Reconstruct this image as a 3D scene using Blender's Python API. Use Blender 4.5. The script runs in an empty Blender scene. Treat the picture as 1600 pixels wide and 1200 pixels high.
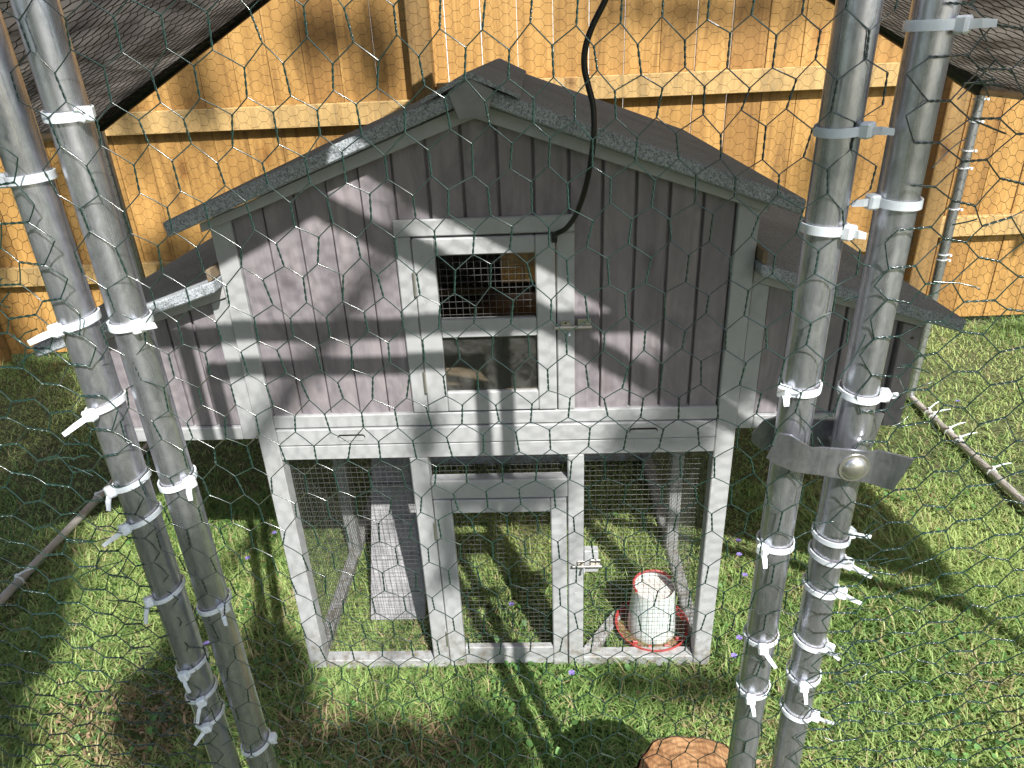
import bpy, bmesh, math, random
import numpy as np
from mathutils import Vector, Matrix, Quaternion

random.seed(7)
RNG = np.random.default_rng(11)
SC = bpy.context.scene
COL = SC.collection

# ------------------------------------------------------------------ camera, sky, sun, exposure
CAM_R = Vector((0.99883767, 0.02594025, -0.04062531))
CAM_U = Vector((0.02514214, 0.43870161, 0.89828101))
CAM_F = Vector((-0.04112402, 0.89825831, -0.4375395))
cam_data = bpy.data.cameras.new('camera')
cam = bpy.data.objects.new('camera', cam_data)
COL.objects.link(cam)
m3 = Matrix((CAM_R, CAM_U, -CAM_F)).transposed()
cam.matrix_world = Matrix.Translation((0.09814, -1.22795, 1.36576)) @ m3.to_4x4()
cam_data.sensor_fit = 'HORIZONTAL'
cam_data.sensor_width = 36.0
cam_data.lens = 36.0 * 1089.94 / 1600.0
cam_data.clip_start = 0.02
cam_data.clip_end = 500
SC.camera = cam

SUN_TRAVEL = Vector((-0.45, 1.0, -1.10))          # direction the sunlight travels
world = bpy.data.worlds.new('World')
SC.world = world
world.use_nodes = True
wn = world.node_tree
bg = wn.nodes['Background']
sky = wn.nodes.new('ShaderNodeTexSky')
sky.sky_type = 'NISHITA'
sky.sun_disc = False
sky.sun_elevation = math.radians(45.1)
sky.sun_rotation = math.radians(155.8)
sky.air_density = 1.0
sky.dust_density = 1.5
wn.links.new(sky.outputs[0], bg.inputs[0])
bg.inputs[1].default_value = 0.105

sun_data = bpy.data.lights.new('sun', 'SUN')
sun_data.energy = 4.7
sun_data.angle = math.radians(0.53)
sun_data.color = (1.0, 0.965, 0.905)
sun = bpy.data.objects.new('sun', sun_data)
COL.objects.link(sun)
sun.rotation_euler = SUN_TRAVEL.to_track_quat('-Z', 'Y').to_euler()
sun.location = (3, -6, 8)

SC.view_settings.view_transform = 'Standard'
SC.view_settings.look = 'None'
SC.view_settings.exposure = 0.92
SC.view_settings.gamma = 1.0
SC.view_settings.use_curve_mapping = False
SC.render.engine = 'CYCLES'
SC.cycles.max_bounces = 8
SC.cycles.transparent_max_bounces = 12

# ------------------------------------------------------------------ material helpers
class NT:
    """A tiny node-tree writer."""
    def __init__(self, name):
        self.m = bpy.data.materials.new(name)
        self.m.use_nodes = True
        self.t = self.m.node_tree
        self.b = self.t.nodes['Principled BSDF']
        self.out = self.t.nodes['Material Output']

    def n(self, kind, **kw):
        nd = self.t.nodes.new(kind)
        for k, v in kw.items():
            if k.startswith('i_'):
                nd.inputs[k[2:].replace('_', ' ')].default_value = v
            elif k.startswith('p_'):
                nd.inputs[int(k[2:])].default_value = v
            else:
                setattr(nd, k, v)
        return nd

    def l(self, a, b):
        self.t.links.new(a, b)

    def coords(self, scale=(1, 1, 1), rnd=True):
        tc = self.n('ShaderNodeTexCoord')
        mp = self.n('ShaderNodeMapping')
        mp.inputs['Scale'].default_value = scale
        self.l(tc.outputs['Object'], mp.inputs['Vector'])
        if rnd:
            oi = self.n('ShaderNodeObjectInfo')
            cx = self.n('ShaderNodeCombineXYZ')
            ml = self.n('ShaderNodeMath', operation='MULTIPLY')
            ml.inputs[1].default_value = 57.0
            self.l(oi.outputs['Random'], ml.inputs[0])
            for i in range(3):
                self.l(ml.outputs[0], cx.inputs[i])
            self.l(cx.outputs[0], mp.inputs['Location'])
        return mp.outputs['Vector']

    def noise(self, vec, scale, detail=4, rough=0.55, dist=0.0):
        nd = self.n('ShaderNodeTexNoise')
        nd.inputs['Scale'].default_value = scale
        nd.inputs['Detail'].default_value = detail
        nd.inputs['Roughness'].default_value = rough
        nd.inputs['Distortion'].default_value = dist
        self.l(vec, nd.inputs['Vector'])
        return nd.outputs['Fac']

    def ramp(self, fac, stops):
        r = self.n('ShaderNodeValToRGB')
        el = r.color_ramp.elements
        while len(el) < len(stops):
            el.new(0.5)
        for e, (p, c) in zip(el, stops):
            e.position = p
            e.color = (*c, 1) if len(c) == 3 else c
        self.l(fac, r.inputs[0])
        return r.outputs[0]

    def mix(self, fac, a, b, mode='MIX'):
        mx = self.n('ShaderNodeMix', data_type='RGBA', blend_type=mode)
        for sock, v in ((mx.inputs[0], fac), (mx.inputs[6], a), (mx.inputs[7], b)):
            if hasattr(v, 'is_linked') or hasattr(v, 'links'):
                self.l(v, sock)
            elif isinstance(v, tuple):
                sock.default_value = (*v, 1)
            else:
                sock.default_value = v
        return mx.outputs[2]

    def bump(self, h, strength=0.3, dist=0.002):
        b = self.n('ShaderNodeBump')
        b.inputs['Strength'].default_value = strength
        b.inputs['Distance'].default_value = dist
        self.l(h, b.inputs['Height'])
        self.l(b.outputs[0], self.b.inputs['Normal'])

    def base(self, c):
        if isinstance(c, tuple):
            self.b.inputs['Base Color'].default_value = (*c, 1)
        else:
            self.l(c, self.b.inputs['Base Color'])

    def set(self, **kw):
        for k, v in kw.items():
            self.b.inputs[k.replace('_', ' ')].default_value = v
        return self


def mat_whitewash():
    t = NT('whitewashed_timber')
    v = t.coords((1, 1, 1))
    a = t.noise(v, 16, 5, 0.65, 1.2)
    g = t.noise(t.coords((90, 90, 7)), 1.0, 3)
    c = t.ramp(a, [(0.25, (0.285, 0.293, 0.302)), (0.42, (0.345, 0.355, 0.366)), (0.7, (0.378, 0.389, 0.40))])
    c2 = t.ramp(g, [(0.30, (0.80, 0.80, 0.80)), (0.6, (1, 1, 1))])
    c = t.mix(0.22, c, c2, 'MULTIPLY')
    tc = t.n('ShaderNodeTexCoord')
    sp = t.n('ShaderNodeSeparateXYZ')
    t.l(tc.outputs['Object'], sp.inputs[0])
    mr = t.n('ShaderNodeMapRange')
    mr.inputs['From Min'].default_value = 0.17
    mr.inputs['From Max'].default_value = 0.0
    t.l(sp.outputs['Z'], mr.inputs['Value'])
    ds = t.ramp(t.noise(v, 42, 5, 0.7), [(0.46, (0, 0, 0)), (0.66, (1, 1, 1))])
    mm = t.mix(1.0, mr.outputs[0], ds, 'MULTIPLY')
    c = t.mix(mm, c, (0.16, 0.13, 0.085))
    kn = t.ramp(t.noise(t.coords((1, 1, 0.5)), 7, 3, 0.5, 2.5), [(0.27, (0.66, 0.64, 0.62)), (0.36, (1, 1, 1))])
    t.base(t.mix(0.45, c, kn, 'MULTIPLY'))
    t.bump(g, 0.15, 0.001)
    return t.set(Roughness=0.62).m


def mat_mauve():
    t = NT('mauve_grey_plank')
    v = t.coords((1, 1, 0.45))
    a = t.noise(v, 11, 5, 0.6, 2.2)
    g = t.noise(t.coords((80, 80, 3)), 1.0, 4)
    c = t.ramp(a, [(0.28, (0.165, 0.15, 0.168)), (0.5, (0.232, 0.21, 0.229)), (0.72, (0.30, 0.266, 0.278))])
    vo = t.n('ShaderNodeTexVoronoi', feature='F1')
    vo.inputs['Scale'].default_value = 7.0
    t.l(t.coords((1.0, 1.0, 0.62)), vo.inputs['Vector'])
    k = t.ramp(vo.outputs['Distance'], [(0.05, (0.55, 0.5, 0.5)), (0.13, (1, 1, 1))])
    c2 = t.ramp(g, [(0.30, (0.76, 0.76, 0.77)), (0.62, (1, 1, 1))])
    t.base(t.mix(0.6, t.mix(0.8, c, c2, 'MULTIPLY'), k, 'MULTIPLY'))
    t.bump(g, 0.3, 0.001)
    return t.set(Roughness=0.7).m


def mat_cedar(name='fresh_fence_timber', dark=1.0, hue=0.0):
    t = NT(name)
    v = t.coords((5.0, 5.0, 0.55))
    a = t.noise(v, 3.0, 5, 0.6, 1.5)
    g = t.noise(t.coords((70, 70, 1.6)), 1.0, 5, 0.65, 0.6)
    c = t.ramp(a, [(0.28, (0.235 * dark, (0.125 + hue) * dark, (0.035 + hue) * dark)), (0.5, (0.42 * dark, (0.236 + hue) * dark, (0.066 + hue) * dark)),
                   (0.74, (0.52 * dark, (0.312 + hue) * dark, (0.105 + hue) * dark))])
    c2 = t.ramp(g, [(0.3, (0.56, 0.50, 0.44)), (0.55, (0.97, 0.97, 0.96)), (0.75, (1, 1, 1))])
    vo = t.n('ShaderNodeTexVoronoi', feature='F1')
    vo.inputs['Scale'].default_value = 2.6
    t.l(t.coords((1.6, 1.6, 0.8)), vo.inputs['Vector'])
    k = t.ramp(vo.outputs['Distance'], [(0.035, (0.22, 0.13, 0.08)), (0.09, (0.75, 0.62, 0.5)), (0.15, (1, 1, 1))])
    oi = t.n('ShaderNodeObjectInfo')
    tint = t.ramp(oi.outputs['Random'], [(0.0, (0.66, 0.61, 0.55)), (0.35, (0.88, 0.87, 0.84)), (0.7, (1.0, 1.0, 1.0)), (1.0, (1.08, 1.06, 1.05))])
    x = t.mix(0.55, c, c2, 'MULTIPLY')
    x = t.mix(0.8, x, k, 'MULTIPLY')
    t.base(t.mix(1.0, x, tint, 'MULTIPLY'))
    t.bump(g, 0.45, 0.0015)
    return t.set(Roughness=0.72).m


def mat_felt():
    t = NT('mineral_roof_felt')
    v = t.coords((1, 1, 1), False)
    a = t.noise(v, 330, 2, 0.8)
    b = t.noise(v, 5, 3)
    c = t.ramp(a, [(0.34, (0.135, 0.152, 0.172)), (0.5, (0.345, 0.378, 0.415)), (0.66, (0.55, 0.59, 0.63))])
    c2 = t.ramp(b, [(0.3, (0.75, 0.75, 0.75)), (0.7, (1, 1, 1))])
    t.base(t.mix(1.0, c, c2, 'MULTIPLY'))
    t.bump(a, 0.8, 0.002)
    return t.set(Roughness=0.95).m


def mat_galv(name='galvanised_steel', lo=0.42, hi=0.70, rough=0.27, metal=0.86):
    t = NT(name)
    s = t.noise(t.coords((150, 150, 0.8)), 1.0, 4, 0.7)
    sp = t.noise(t.coords((1, 1, 0.5)), 130, 4, 0.7, 0.8)
    c = t.ramp(sp, [(0.28, (lo * 0.94, lo * 0.96, lo * 1.06)), (0.5, ((lo + hi) * 0.475, (lo + hi) * 0.485, (lo + hi) / 2 * 1.06)), (0.75, (hi * 0.97, hi * 0.97, hi * 1.05))])
    c2 = t.ramp(s, [(0.32, (0.84, 0.85, 0.86)), (0.6, (1, 1, 1))])
    t.base(t.mix(0.8, c, c2, 'MULTIPLY'))
    r = t.ramp(s, [(0.3, (rough - .05,) * 3), (0.7, (rough + .12,) * 3)])
    t.l(r, t.b.inputs['Roughness'])
    t.bump(s, 0.12, 0.0006)
    return t.set(Metallic=metal).m


def mat_plain(name, col, rough=0.5, metallic=0.0, var=0.12, scale=40, **kw):
    t = NT(name)
    a = t.noise(t.coords(), scale, 4)
    t.base(t.ramp(a, [(0.25, tuple(c * (1 - var) for c in col)), (0.75, tuple(min(1, c * (1 + var)) for c in col))]))
    t.set(Roughness=rough, Metallic=metallic)
    for k, v in kw.items():
        t.b.inputs[k.replace('_', ' ')].default_value = v
    return t.m


def mat_leafy(name, attr=True, col=(0.08, 0.14, 0.03), trans=0.35, rough=0.5):
    t = NT(name)
    if attr:
        at = t.n('ShaderNodeAttribute', attribute_name='tint')
        src = at.outputs['Color']
    else:
        src = t.ramp(t.noise(t.coords(), 30, 3), [(0.3, tuple(c * .7 for c in col)), (0.7, tuple(c * 1.25 for c in col))])
    t.base(src)
    t.set(Roughness=rough)
    t.b.inputs['Specular IOR Level'].default_value = 0.3
    tr = t.n('ShaderNodeBsdfTranslucent')
    t.l(src, tr.inputs['Color'])
    ms = t.n('ShaderNodeMixShader')
    ms.inputs[0].default_value = trans
    t.l(t.b.outputs[0], ms.inputs[1])
    t.l(tr.outputs[0], ms.inputs[2])
    t.l(ms.outputs[0], t.out.inputs['Surface'])
    return t.m


def mat_tarp():
    t = NT('taupe_shade_cloth')
    w = t.noise(t.coords((2.6, 0.8, 2.6)), 2.6, 5, 0.6, 1.2)
    src = t.ramp(w, [(0.34, (0.06, 0.052, 0.043)), (0.5, (0.15, 0.133, 0.115)), (0.68, (0.26, 0.232, 0.20))])
    t.base(src)
    t.set(Roughness=0.85)
    tr = t.n('ShaderNodeBsdfTranslucent')
    t.l(src, tr.inputs['Color'])
    ms = t.n('ShaderNodeMixShader')
    ms.inputs[0].default_value = 0.5
    t.l(t.b.outputs[0], ms.inputs[1])
    t.l(tr.outputs[0], ms.inputs[2])
    t.l(ms.outputs[0], t.out.inputs['Surface'])
    t.bump(w, 0.4, 0.02)
    return t.m


def mat_ground():
    t = NT('lawn_soil')
    v = t.coords((1, 1, 1), False)
    a = t.noise(v, 9, 6, 0.7)
    b = t.noise(v, 55, 4, 0.7)
    c = t.ramp(a, [(0.3, (0.065, 0.078, 0.028)), (0.55, (0.115, 0.135, 0.048)), (0.75, (0.175, 0.155, 0.085))])
    c2 = t.ramp(b, [(0.3, (0.6, 0.6, 0.6)), (0.7, (1, 1, 1))])
    t.base(t.mix(1.0, c, c2, 'MULTIPLY'))
    t.bump(b, 0.8, 0.02)
    return t.set(Roughness=0.95).m


def mat_glass():
    t = NT('scratched_clear_pane')
    n = t.noise(t.coords(), 26, 6, 0.75, 1.0)
    t.base((0.30, 0.30, 0.28))
    t.set(Roughness=0.5)
    gl = t.n('ShaderNodeBsdfGlossy')
    gl.inputs['Roughness'].default_value = 0.06
    fr = t.n('ShaderNodeFresnel')
    fr.inputs['IOR'].default_value = 1.45
    tr = t.n('ShaderNodeBsdfTransparent')
    tr.inputs['Color'].default_value = (0.85, 0.86, 0.85, 1)
    m1 = t.n('ShaderNodeMixShader')
    f = t.ramp(n, [(0.42, (0.06, 0.06, 0.06)), (0.72, (0.26, 0.26, 0.26))])
    t.l(f, m1.inputs[0])
    t.l(tr.outputs[0], m1.inputs[1])
    t.l(t.b.outputs[0], m1.inputs[2])
    m2 = t.n('ShaderNodeMixShader')
    t.l(fr.outputs[0], m2.inputs[0])
    t.l(m1.outputs[0], m2.inputs[1])
    t.l(gl.outputs[0], m2.inputs[2])
    t.l(m2.outputs[0], t.out.inputs['Surface'])
    return t.m


def mat_endgrain():
    t = NT('sawn_end_grain')
    tc = t.n('ShaderNodeTexCoord')
    sep = t.n('ShaderNodeSeparateXYZ')
    t.l(tc.outputs['Object'], sep.inputs[0])
    n1 = t.noise(tc.outputs['Object'], 24, 5, 0.7)
    w = t.n('ShaderNodeTexWave', wave_type='RINGS', rings_direction='Z')
    w.inputs['Scale'].default_value = 34
    w.inputs['Distortion'].default_value = 3.5
    w.inputs['Detail'].default_value = 3
    t.l(tc.outputs['Object'], w.inputs['Vector'])
    st = t.n('ShaderNodeMapping')
    st.inputs['Scale'].default_value = (260, 14, 1)
    st.inputs['Rotation'].default_value = (0, 0, 0.5)
    t.l(tc.outputs['Object'], st.inputs['Vector'])
    saw = t.noise(st.outputs[0], 1.0, 3, 0.6)
    c = t.ramp(n1, [(0.3, (0.28, 0.135, 0.055)), (0.55, (0.42, 0.235, 0.11)), (0.75, (0.52, 0.32, 0.16))])
    c = t.mix(0.45, c, t.ramp(w.outputs['Fac'], [(0.2, (0.55, 0.5, 0.45)), (0.7, (1, 1, 1))]), 'MULTIPLY')
    t.base(t.mix(0.7, c, t.ramp(saw, [(0.35, (0.55, 0.5, 0.45)), (0.6, (1, 1, 1))]), 'MULTIPLY'))
    t.bump(saw, 0.5, 0.002)
    return t.set(Roughness=0.85).m


M = dict(
    white=mat_whitewash(), mauve=mat_mauve(), fence=mat_cedar(), rail=mat_cedar('pale_rail_timber', 1.0, 0.045),
    post=mat_cedar('fence_post_timber', 0.56, 0.015), felt=mat_felt(), galv=mat_galv(),
    galv_plate=mat_galv('galvanised_plate', 0.30, 0.52, 0.3, 0.85),
    ramp=mat_plain('grey_ramp_timber', (0.26, 0.26, 0.275), 0.75, var=0.25, scale=30),
    inner=mat_plain('raw_inner_board', (0.20, 0.15, 0.10), 0.8, var=0.3, scale=12),
    wire=mat_plain('green_coated_wire', (0.010, 0.036, 0.028), 0.2, var=0.3, scale=20, Specular_IOR_Level=1.0, Coat_Weight=0.6),
    wire_far=mat_plain('dark_coated_wire', (0.018, 0.026, 0.016), 0.45, var=0.2),
    mesh=mat_plain('zinc_hardware_cloth', (0.16, 0.16, 0.16), 0.4, 0.6, 0.2),
    black=mat_plain('black_rubber', (0.008, 0.008, 0.009), 0.35, var=0.2),
    wrap=mat_plain('black_tape_wrap', (0.012, 0.013, 0.018), 0.38, var=0.5, scale=25),
    tie=mat_plain('white_nylon', (0.78, 0.80, 0.82), 0.4, var=0.05, scale=60, Subsurface_Weight=0.15),
    steel=mat_plain('zinc_hardware', (0.62, 0.60, 0.56), 0.28, 0.9, 0.12),
    screw=mat_plain('dark_screw', (0.10, 0.08, 0.07), 0.4, 0.6),
    red=mat_plain('red_plastic', (0.42, 0.055, 0.05), 0.4, var=0.15),
    milky=mat_plain('milky_plastic', (0.66, 0.66, 0.63), 0.35, var=0.06, Subsurface_Weight=0.2),
    feed=mat_plain('chicken_feed', (0.22, 0.14, 0.07), 0.9, var=0.6, scale=200),
    tarp=mat_tarp(), ground=mat_ground(), glass=mat_glass(), bark=mat_plain('rough_bark', (0.11, 0.07, 0.045), 0.95, var=0.6, scale=35),
    endgrain=mat_endgrain(), grass=mat_leafy('grass_blade', trans=0.45), clover=mat_leafy('clover_leaf', True, trans=0.3),
    leaf=mat_leafy('tree_leaf', False, (0.07, 0.12, 0.03), 0.3), litter=mat_leafy('dry_leaf', True, trans=0.15, rough=0.8),
    petal=mat_plain('violet_petal', (0.22, 0.17, 0.46), 0.6, var=0.2), yolk=mat_plain('flower_heart', (0.8, 0.7, 0.35), 0.6),
    render_white=mat_plain('white_render', (0.82, 0.82, 0.80), 0.8, var=0.04, scale=6),
    base_pipe=mat_plain('dull_pinkish_pipe', (0.46, 0.44, 0.41), 0.5, 0.35, 0.3, 14),
)

# ------------------------------------------------------------------ object helpers
def world_base(o):
    b = Vector((0, 0, 0))
    while o is not None:
        b += o.location
        o = o.parent
    return b


def tag(o, label=None, cat=None, group=None, kind=None):
    if label: o['label'] = label
    if cat: o['category'] = cat
    if group: o['group'] = group
    if kind: o['kind'] = kind
    return o


def thing(name, label, cat, loc=(0, 0, 0), group=None):
    o = bpy.data.objects.new(name, None)
    o.empty_display_size = 0.05
    o.location = loc
    COL.objects.link(o)
    return tag(o, label, cat, group)


def finish(name, me, mat, parent=None, smooth=False, kind=None, origin=None):
    """link a mesh whose vertices are in world coordinates, re-based on its parent (or on its own origin)."""
    base = world_base(parent) if parent else Vector(origin or (0, 0, 0))
    if base.length > 0:
        me.transform(Matrix.Translation(-base))
    if mat is not None:
        me.materials.append(mat)
    if smooth:
        me.shade_smooth()
    o = bpy.data.objects.new(name, me)
    if parent:
        o.parent = parent
    else:
        o.location = base
    COL.objects.link(o)
    if kind:
        o['kind'] = kind
    return o


def spline(pts, sub=6):
    P = [Vector(p) for p in pts]
    out = []
    for i in range(len(P) - 1):
        p0, p1, p2, p3 = P[max(i - 1, 0)], P[i], P[i + 1], P[min(i + 2, len(P) - 1)]
        for k in range(sub):
            t = k / sub
            out.append(0.5 * ((2 * p1) + (p2 - p0) * t + (2 * p0 - 5 * p1 + 4 * p2 - p3) * t * t + (3 * p1 - p0 - 3 * p2 + p3) * t ** 3))
    out.append(P[-1])
    return out


class MB:
    """collects shapes in world coordinates and builds ONE mesh object."""
    def __init__(self):
        self.bm = bmesh.new()

    def add(self, vs, fs, bevel=0.0):
        v = [self.bm.verts.new(p) for p in vs]
        f = [self.bm.faces.new([v[i] for i in q]) for q in fs]
        if bevel > 0:
            es = {e for q in f for e in q.edges}
            bmesh.ops.bevel(self.bm, geom=list(es), offset=bevel, segments=1, profile=0.5, affect='EDGES')
        return self

    def box(self, x0, x1, y0, y1, z0, z1, bevel=0.0015):
        return self.add([(x0, y0, z0), (x1, y0, z0), (x1, y1, z0), (x0, y1, z0), (x0, y0, z1), (x1, y0, z1), (x1, y1, z1), (x0, y1, z1)],
                        [(0, 3, 2, 1), (4, 5, 6, 7), (0, 1, 5, 4), (1, 2, 6, 5), (2, 3, 7, 6), (3, 0, 4, 7)], bevel)

    def prism(self, poly, y0, y1, bevel=0.0015):
        """polygon in XZ pulled along Y"""
        n = len(poly)
        area = sum(poly[i][0] * poly[(i + 1) % n][1] - poly[(i + 1) % n][0] * poly[i][1] for i in range(n))
        if area < 0:
            poly = poly[::-1]
        vs = [(x, y0, z) for x, z in poly] + [(x, y1, z) for x, z in poly]
        fs = [tuple(range(n)), tuple(range(2 * n - 1, n - 1, -1))] + [(i, n + i, n + (i + 1) % n, (i + 1) % n) for i in range(n)]
        return self.add(vs, fs, bevel)

    def tube(self, pts, r, sides=10, caps=True):
        pts = [Vector(p) for p in pts]
        rs = r if isinstance(r, (list, tuple)) else [r] * len(pts)
        rings = []
        up = None
        for i, p in enumerate(pts):
            d = (pts[min(i + 1, len(pts) - 1)] - pts[max(i - 1, 0)]).normalized()
            if up is None:
                a = Vector((0, 0, 1)) if abs(d.z) < 0.9 else Vector((1, 0, 0))
                up = a.cross(d).normalized()
            else:
                up = (up - d * up.dot(d)).normalized()
            w = d.cross(up)
            rings.append([self.bm.verts.new(p + rs[i] * (math.cos(2 * math.pi * k / sides) * up + math.sin(2 * math.pi * k / sides) * w)) for k in range(sides)])
        for a, b in zip(rings, rings[1:]):
            for k in range(sides):
                self.bm.faces.new((a[k], a[(k + 1) % sides], b[(k + 1) % sides], b[k]))
        if caps:
            self.bm.faces.new(rings[0][::-1])
            self.bm.faces.new(rings[-1])
        return self

    def lathe(self, prof, c, sides=40, close=False):
        rings = []
        for r, z in prof:
            rings.append([self.bm.verts.new((c[0] + r * math.cos(2 * math.pi * k / sides), c[1] + r * math.sin(2 * math.pi * k / sides), c[2] + z)) for k in range(sides)])
        for a, b in zip(rings, rings[1:]):
            for k in range(sides):
                self.bm.faces.new((a[k], a[(k + 1) % sides], b[(k + 1) % sides], b[k]))
        if close:
            self.bm.faces.new(rings[-1])
        return self



def _mb_build(self, name, mat, parent=None, smooth=False, kind=None, origin=None):
    me = bpy.data.meshes.new(name)
    bmesh.ops.recalc_face_normals(self.bm, faces=self.bm.faces)
    if smooth:
        for f in self.bm.faces:
            f.smooth = True
        for e in self.bm.edges:
            if len(e.link_faces) == 2 and e.calc_face_angle(0) > math.radians(38):
                e.smooth = False
    self.bm.to_mesh(me)
    self.bm.free()
    return finish(name, me, mat, parent, False, kind, origin)


MB.build = _mb_build


def array_mesh(name, verts, quads=None, tris=None):
    """fast mesh from numpy arrays"""
    me = bpy.data.meshes.new(name)
    verts = np.asarray(verts, np.float32).reshape(-1, 3)
    q = np.asarray(quads if quads is not None else np.zeros((0, 4)), np.int32).reshape(-1, 4)
    t = np.asarray(tris if tris is not None else np.zeros((0, 3)), np.int32).reshape(-1, 3)
    me.vertices.add(len(verts))
    me.vertices.foreach_set('co', verts.ravel())
    loops = np.concatenate([q.ravel(), t.ravel()])
    me.loops.add(len(loops))
    me.loops.foreach_set('vertex_index', loops)
    starts = np.concatenate([np.arange(len(q)) * 4, len(q) * 4 + np.arange(len(t)) * 3]).astype(np.int32)
    me.polygons.add(len(q) + len(t))
    me.polygons.foreach_set('loop_start', starts)
    me.update(calc_edges=True)
    return me


def tubes_array(lines, r, sides=3):
    """lines (N,K,3): one open tube each. returns verts, quads"""
    lines = np.asarray(lines, float)
    N, K, _ = lines.shape
    d = lines[:, -1] - lines[:, 0]
    d /= np.linalg.norm(d, axis=1, keepdims=True) + 1e-9
    ref = np.where(np.abs(d[:, 2:3]) < 0.8, np.array([[0, 0, 1.0]]), np.array([[1.0, 0, 0]]))
    a = np.cross(d, ref); a /= np.linalg.norm(a, axis=1, keepdims=True)
    b = np.cross(d, a)
    ang = 2 * np.pi * np.arange(sides) / sides
    off = r * (np.cos(ang)[None, :, None] * a[:, None] + np.sin(ang)[None, :, None] * b[:, None])
    v = lines[:, :, None] + off[:, None]
    idx = np.arange(N * K * sides).reshape(N, K, sides)
    nx = np.roll(idx, -1, axis=2)
    q = np.stack([idx[:, :-1], nx[:, :-1], nx[:, 1:], idx[:, 1:]], axis=-1)
    return v.reshape(-1, 3), q.reshape(-1, 4)


def cat_tubes(*parts):
    vs, qs, n = [], [], 0
    for v, q in parts:
        vs.append(v); qs.append(q + n); n += len(v)
    return np.concatenate(vs), np.concatenate(qs)


def smooth_noise(p, seed, freq, octaves=2):
    """cheap smooth pseudo noise, sums of sines; p (N,2) -> (N,)"""
    rg = np.random.default_rng(seed)
    o = np.zeros(len(p))
    for k in range(octaves):
        for _ in range(4):
            a = rg.uniform(0, 2 * np.pi)
            f = freq * (1.9 ** k) * rg.uniform(0.7, 1.3)
            o += np.sin((p[:, 0] * np.cos(a) + p[:, 1] * np.sin(a)) * f + rg.uniform(0, 6.28)) / (1.7 ** k) / 4
    return o


CELL_W, TWIST, DIAG = 0.029, 0.0175, 0.0113


def hex_edges(umin, umax, vmin, vmax, inside, seed, jitter=0.0022, warp=0.008, scale=1.0, turn=False):
    """hexagonal netting in a (u,v) sheet; twists run along v (along u when turn).  returns node arrays (a,b) for twisted and single edges"""
    w, tw, dg = CELL_W * scale, TWIST * scale, DIAG * scale
    if turn:
        umin, umax, vmin, vmax = vmin, vmax, umin, umax
    per = tw + dg
    ncol = int((umax - umin) / w) + 2
    nrow = int((vmax - vmin) / per) + 2
    def node(i, j, top):
        x = umin + (i + 0.5 * (j % 2)) * w
        y = vmin + j * per + (tw if top else 0.0)
        return x, y
    jj, ii = np.meshgrid(np.arange(nrow), np.arange(ncol), indexing='ij')
    jj, ii = jj.ravel(), ii.ravel()
    sh = 0.5 * (jj % 2)
    x = umin + (ii + sh) * w
    lo = np.stack([x, vmin + jj * per], 1)
    hi = np.stack([x, vmin + jj * per + tw], 1)
    # singles from the top of a twist to the bottoms of the two twists above it
    s2 = 0.5 * ((jj + 1) % 2)
    iL = np.where(jj % 2 == 0, ii - 1, ii)
    up_l = np.stack([umin + (iL + s2) * w, vmin + (jj + 1) * per], 1)
    up_r = np.stack([umin + (iL + 1 + s2) * w, vmin + (jj + 1) * per], 1)
    def hash_jit(p):
        k = np.round(p * 2000).astype(np.int64)
        h = (k[:, 0] * 73856093 ^ k[:, 1] * 19349663 ^ (seed * 83492791)) & 0x7fffffff
        r1 = (h % 1009) / 1009 - 0.5
        r2 = ((h // 1009) % 1013) / 1013 - 0.5
        q = p + np.stack([r1, r2], 1) * 2 * jitter
        q[:, 0] += warp * smooth_noise(p, seed, 6)
        q[:, 1] += warp * smooth_noise(p, seed + 5, 6)
        return q
    lo, hi, up_l, up_r = map(hash_jit, (lo, hi, up_l, up_r))
    if turn:
        lo, hi, up_l, up_r = (p[:, ::-1] for p in (lo, hi, up_l, up_r))
    okl, okh, ok1, ok2 = inside(lo), inside(hi), inside(up_l), inside(up_r)
    T = (lo[okl & okh], hi[okl & okh])
    S = (np.concatenate([hi[okh & ok1], hi[okh & ok2]]), np.concatenate([up_l[okh & ok1], up_r[okh & ok2]]))
    return T, S


def netting(name, parent, mat, rng, inside, lift, seed, wire=0.0006, twist=True, scale=1.0, turn=False, depth=0.004, jitter=0.0022, warp=0.008, sides=3):
    """lift: (u,v,h)->xyz of sheet, h is an offset along its normal"""
    (ta, tb), (sa, sb) = hex_edges(*rng, inside, seed, jitter, warp, scale, turn)
    def up(p, extra=0.0):
        h = depth * smooth_noise(p, seed + 9, 9) + extra
        return lift(p[:, 0], p[:, 1], h)
    parts = []
    if len(sa):
        L = np.stack([up(sa), up(0.5 * (sa + sb), 0.0006), up(sb)], 1)
        parts.append(tubes_array(L, wire, sides))
    if len(ta):
        A, B = up(ta), up(tb)
        if twist:
            K = 9
            s = np.linspace(0, 1, K)
            d = (B - A); n = np.linalg.norm(d, axis=1, keepdims=True); d = d / n
            ref = np.where(np.abs(d[:, 2:3]) < 0.8, np.array([[0, 0, 1.0]]), np.array([[1.0, 0, 0]]))
            a = np.cross(d, ref); a /= np.linalg.norm(a, axis=1, keepdims=True)
            b = np.cross(d, a)
            for ph in (0, np.pi):
                an = ph + s * 2 * np.pi * 1.75
                L = A[:, None] + (B - A)[:, None] * s[None, :, None] + wire * 0.95 * (np.cos(an)[None, :, None] * a[:, None] + np.sin(an)[None, :, None] * b[:, None])
                parts.append(tubes_array(L, wire, 3))
        else:
            parts.append(tubes_array(np.stack([A, B], 1), wire * 1.45, sides))
    v, q = cat_tubes(*parts)
    me = array_mesh(name, v, q)
    return finish(name, me, mat, parent, kind='stuff')


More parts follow.
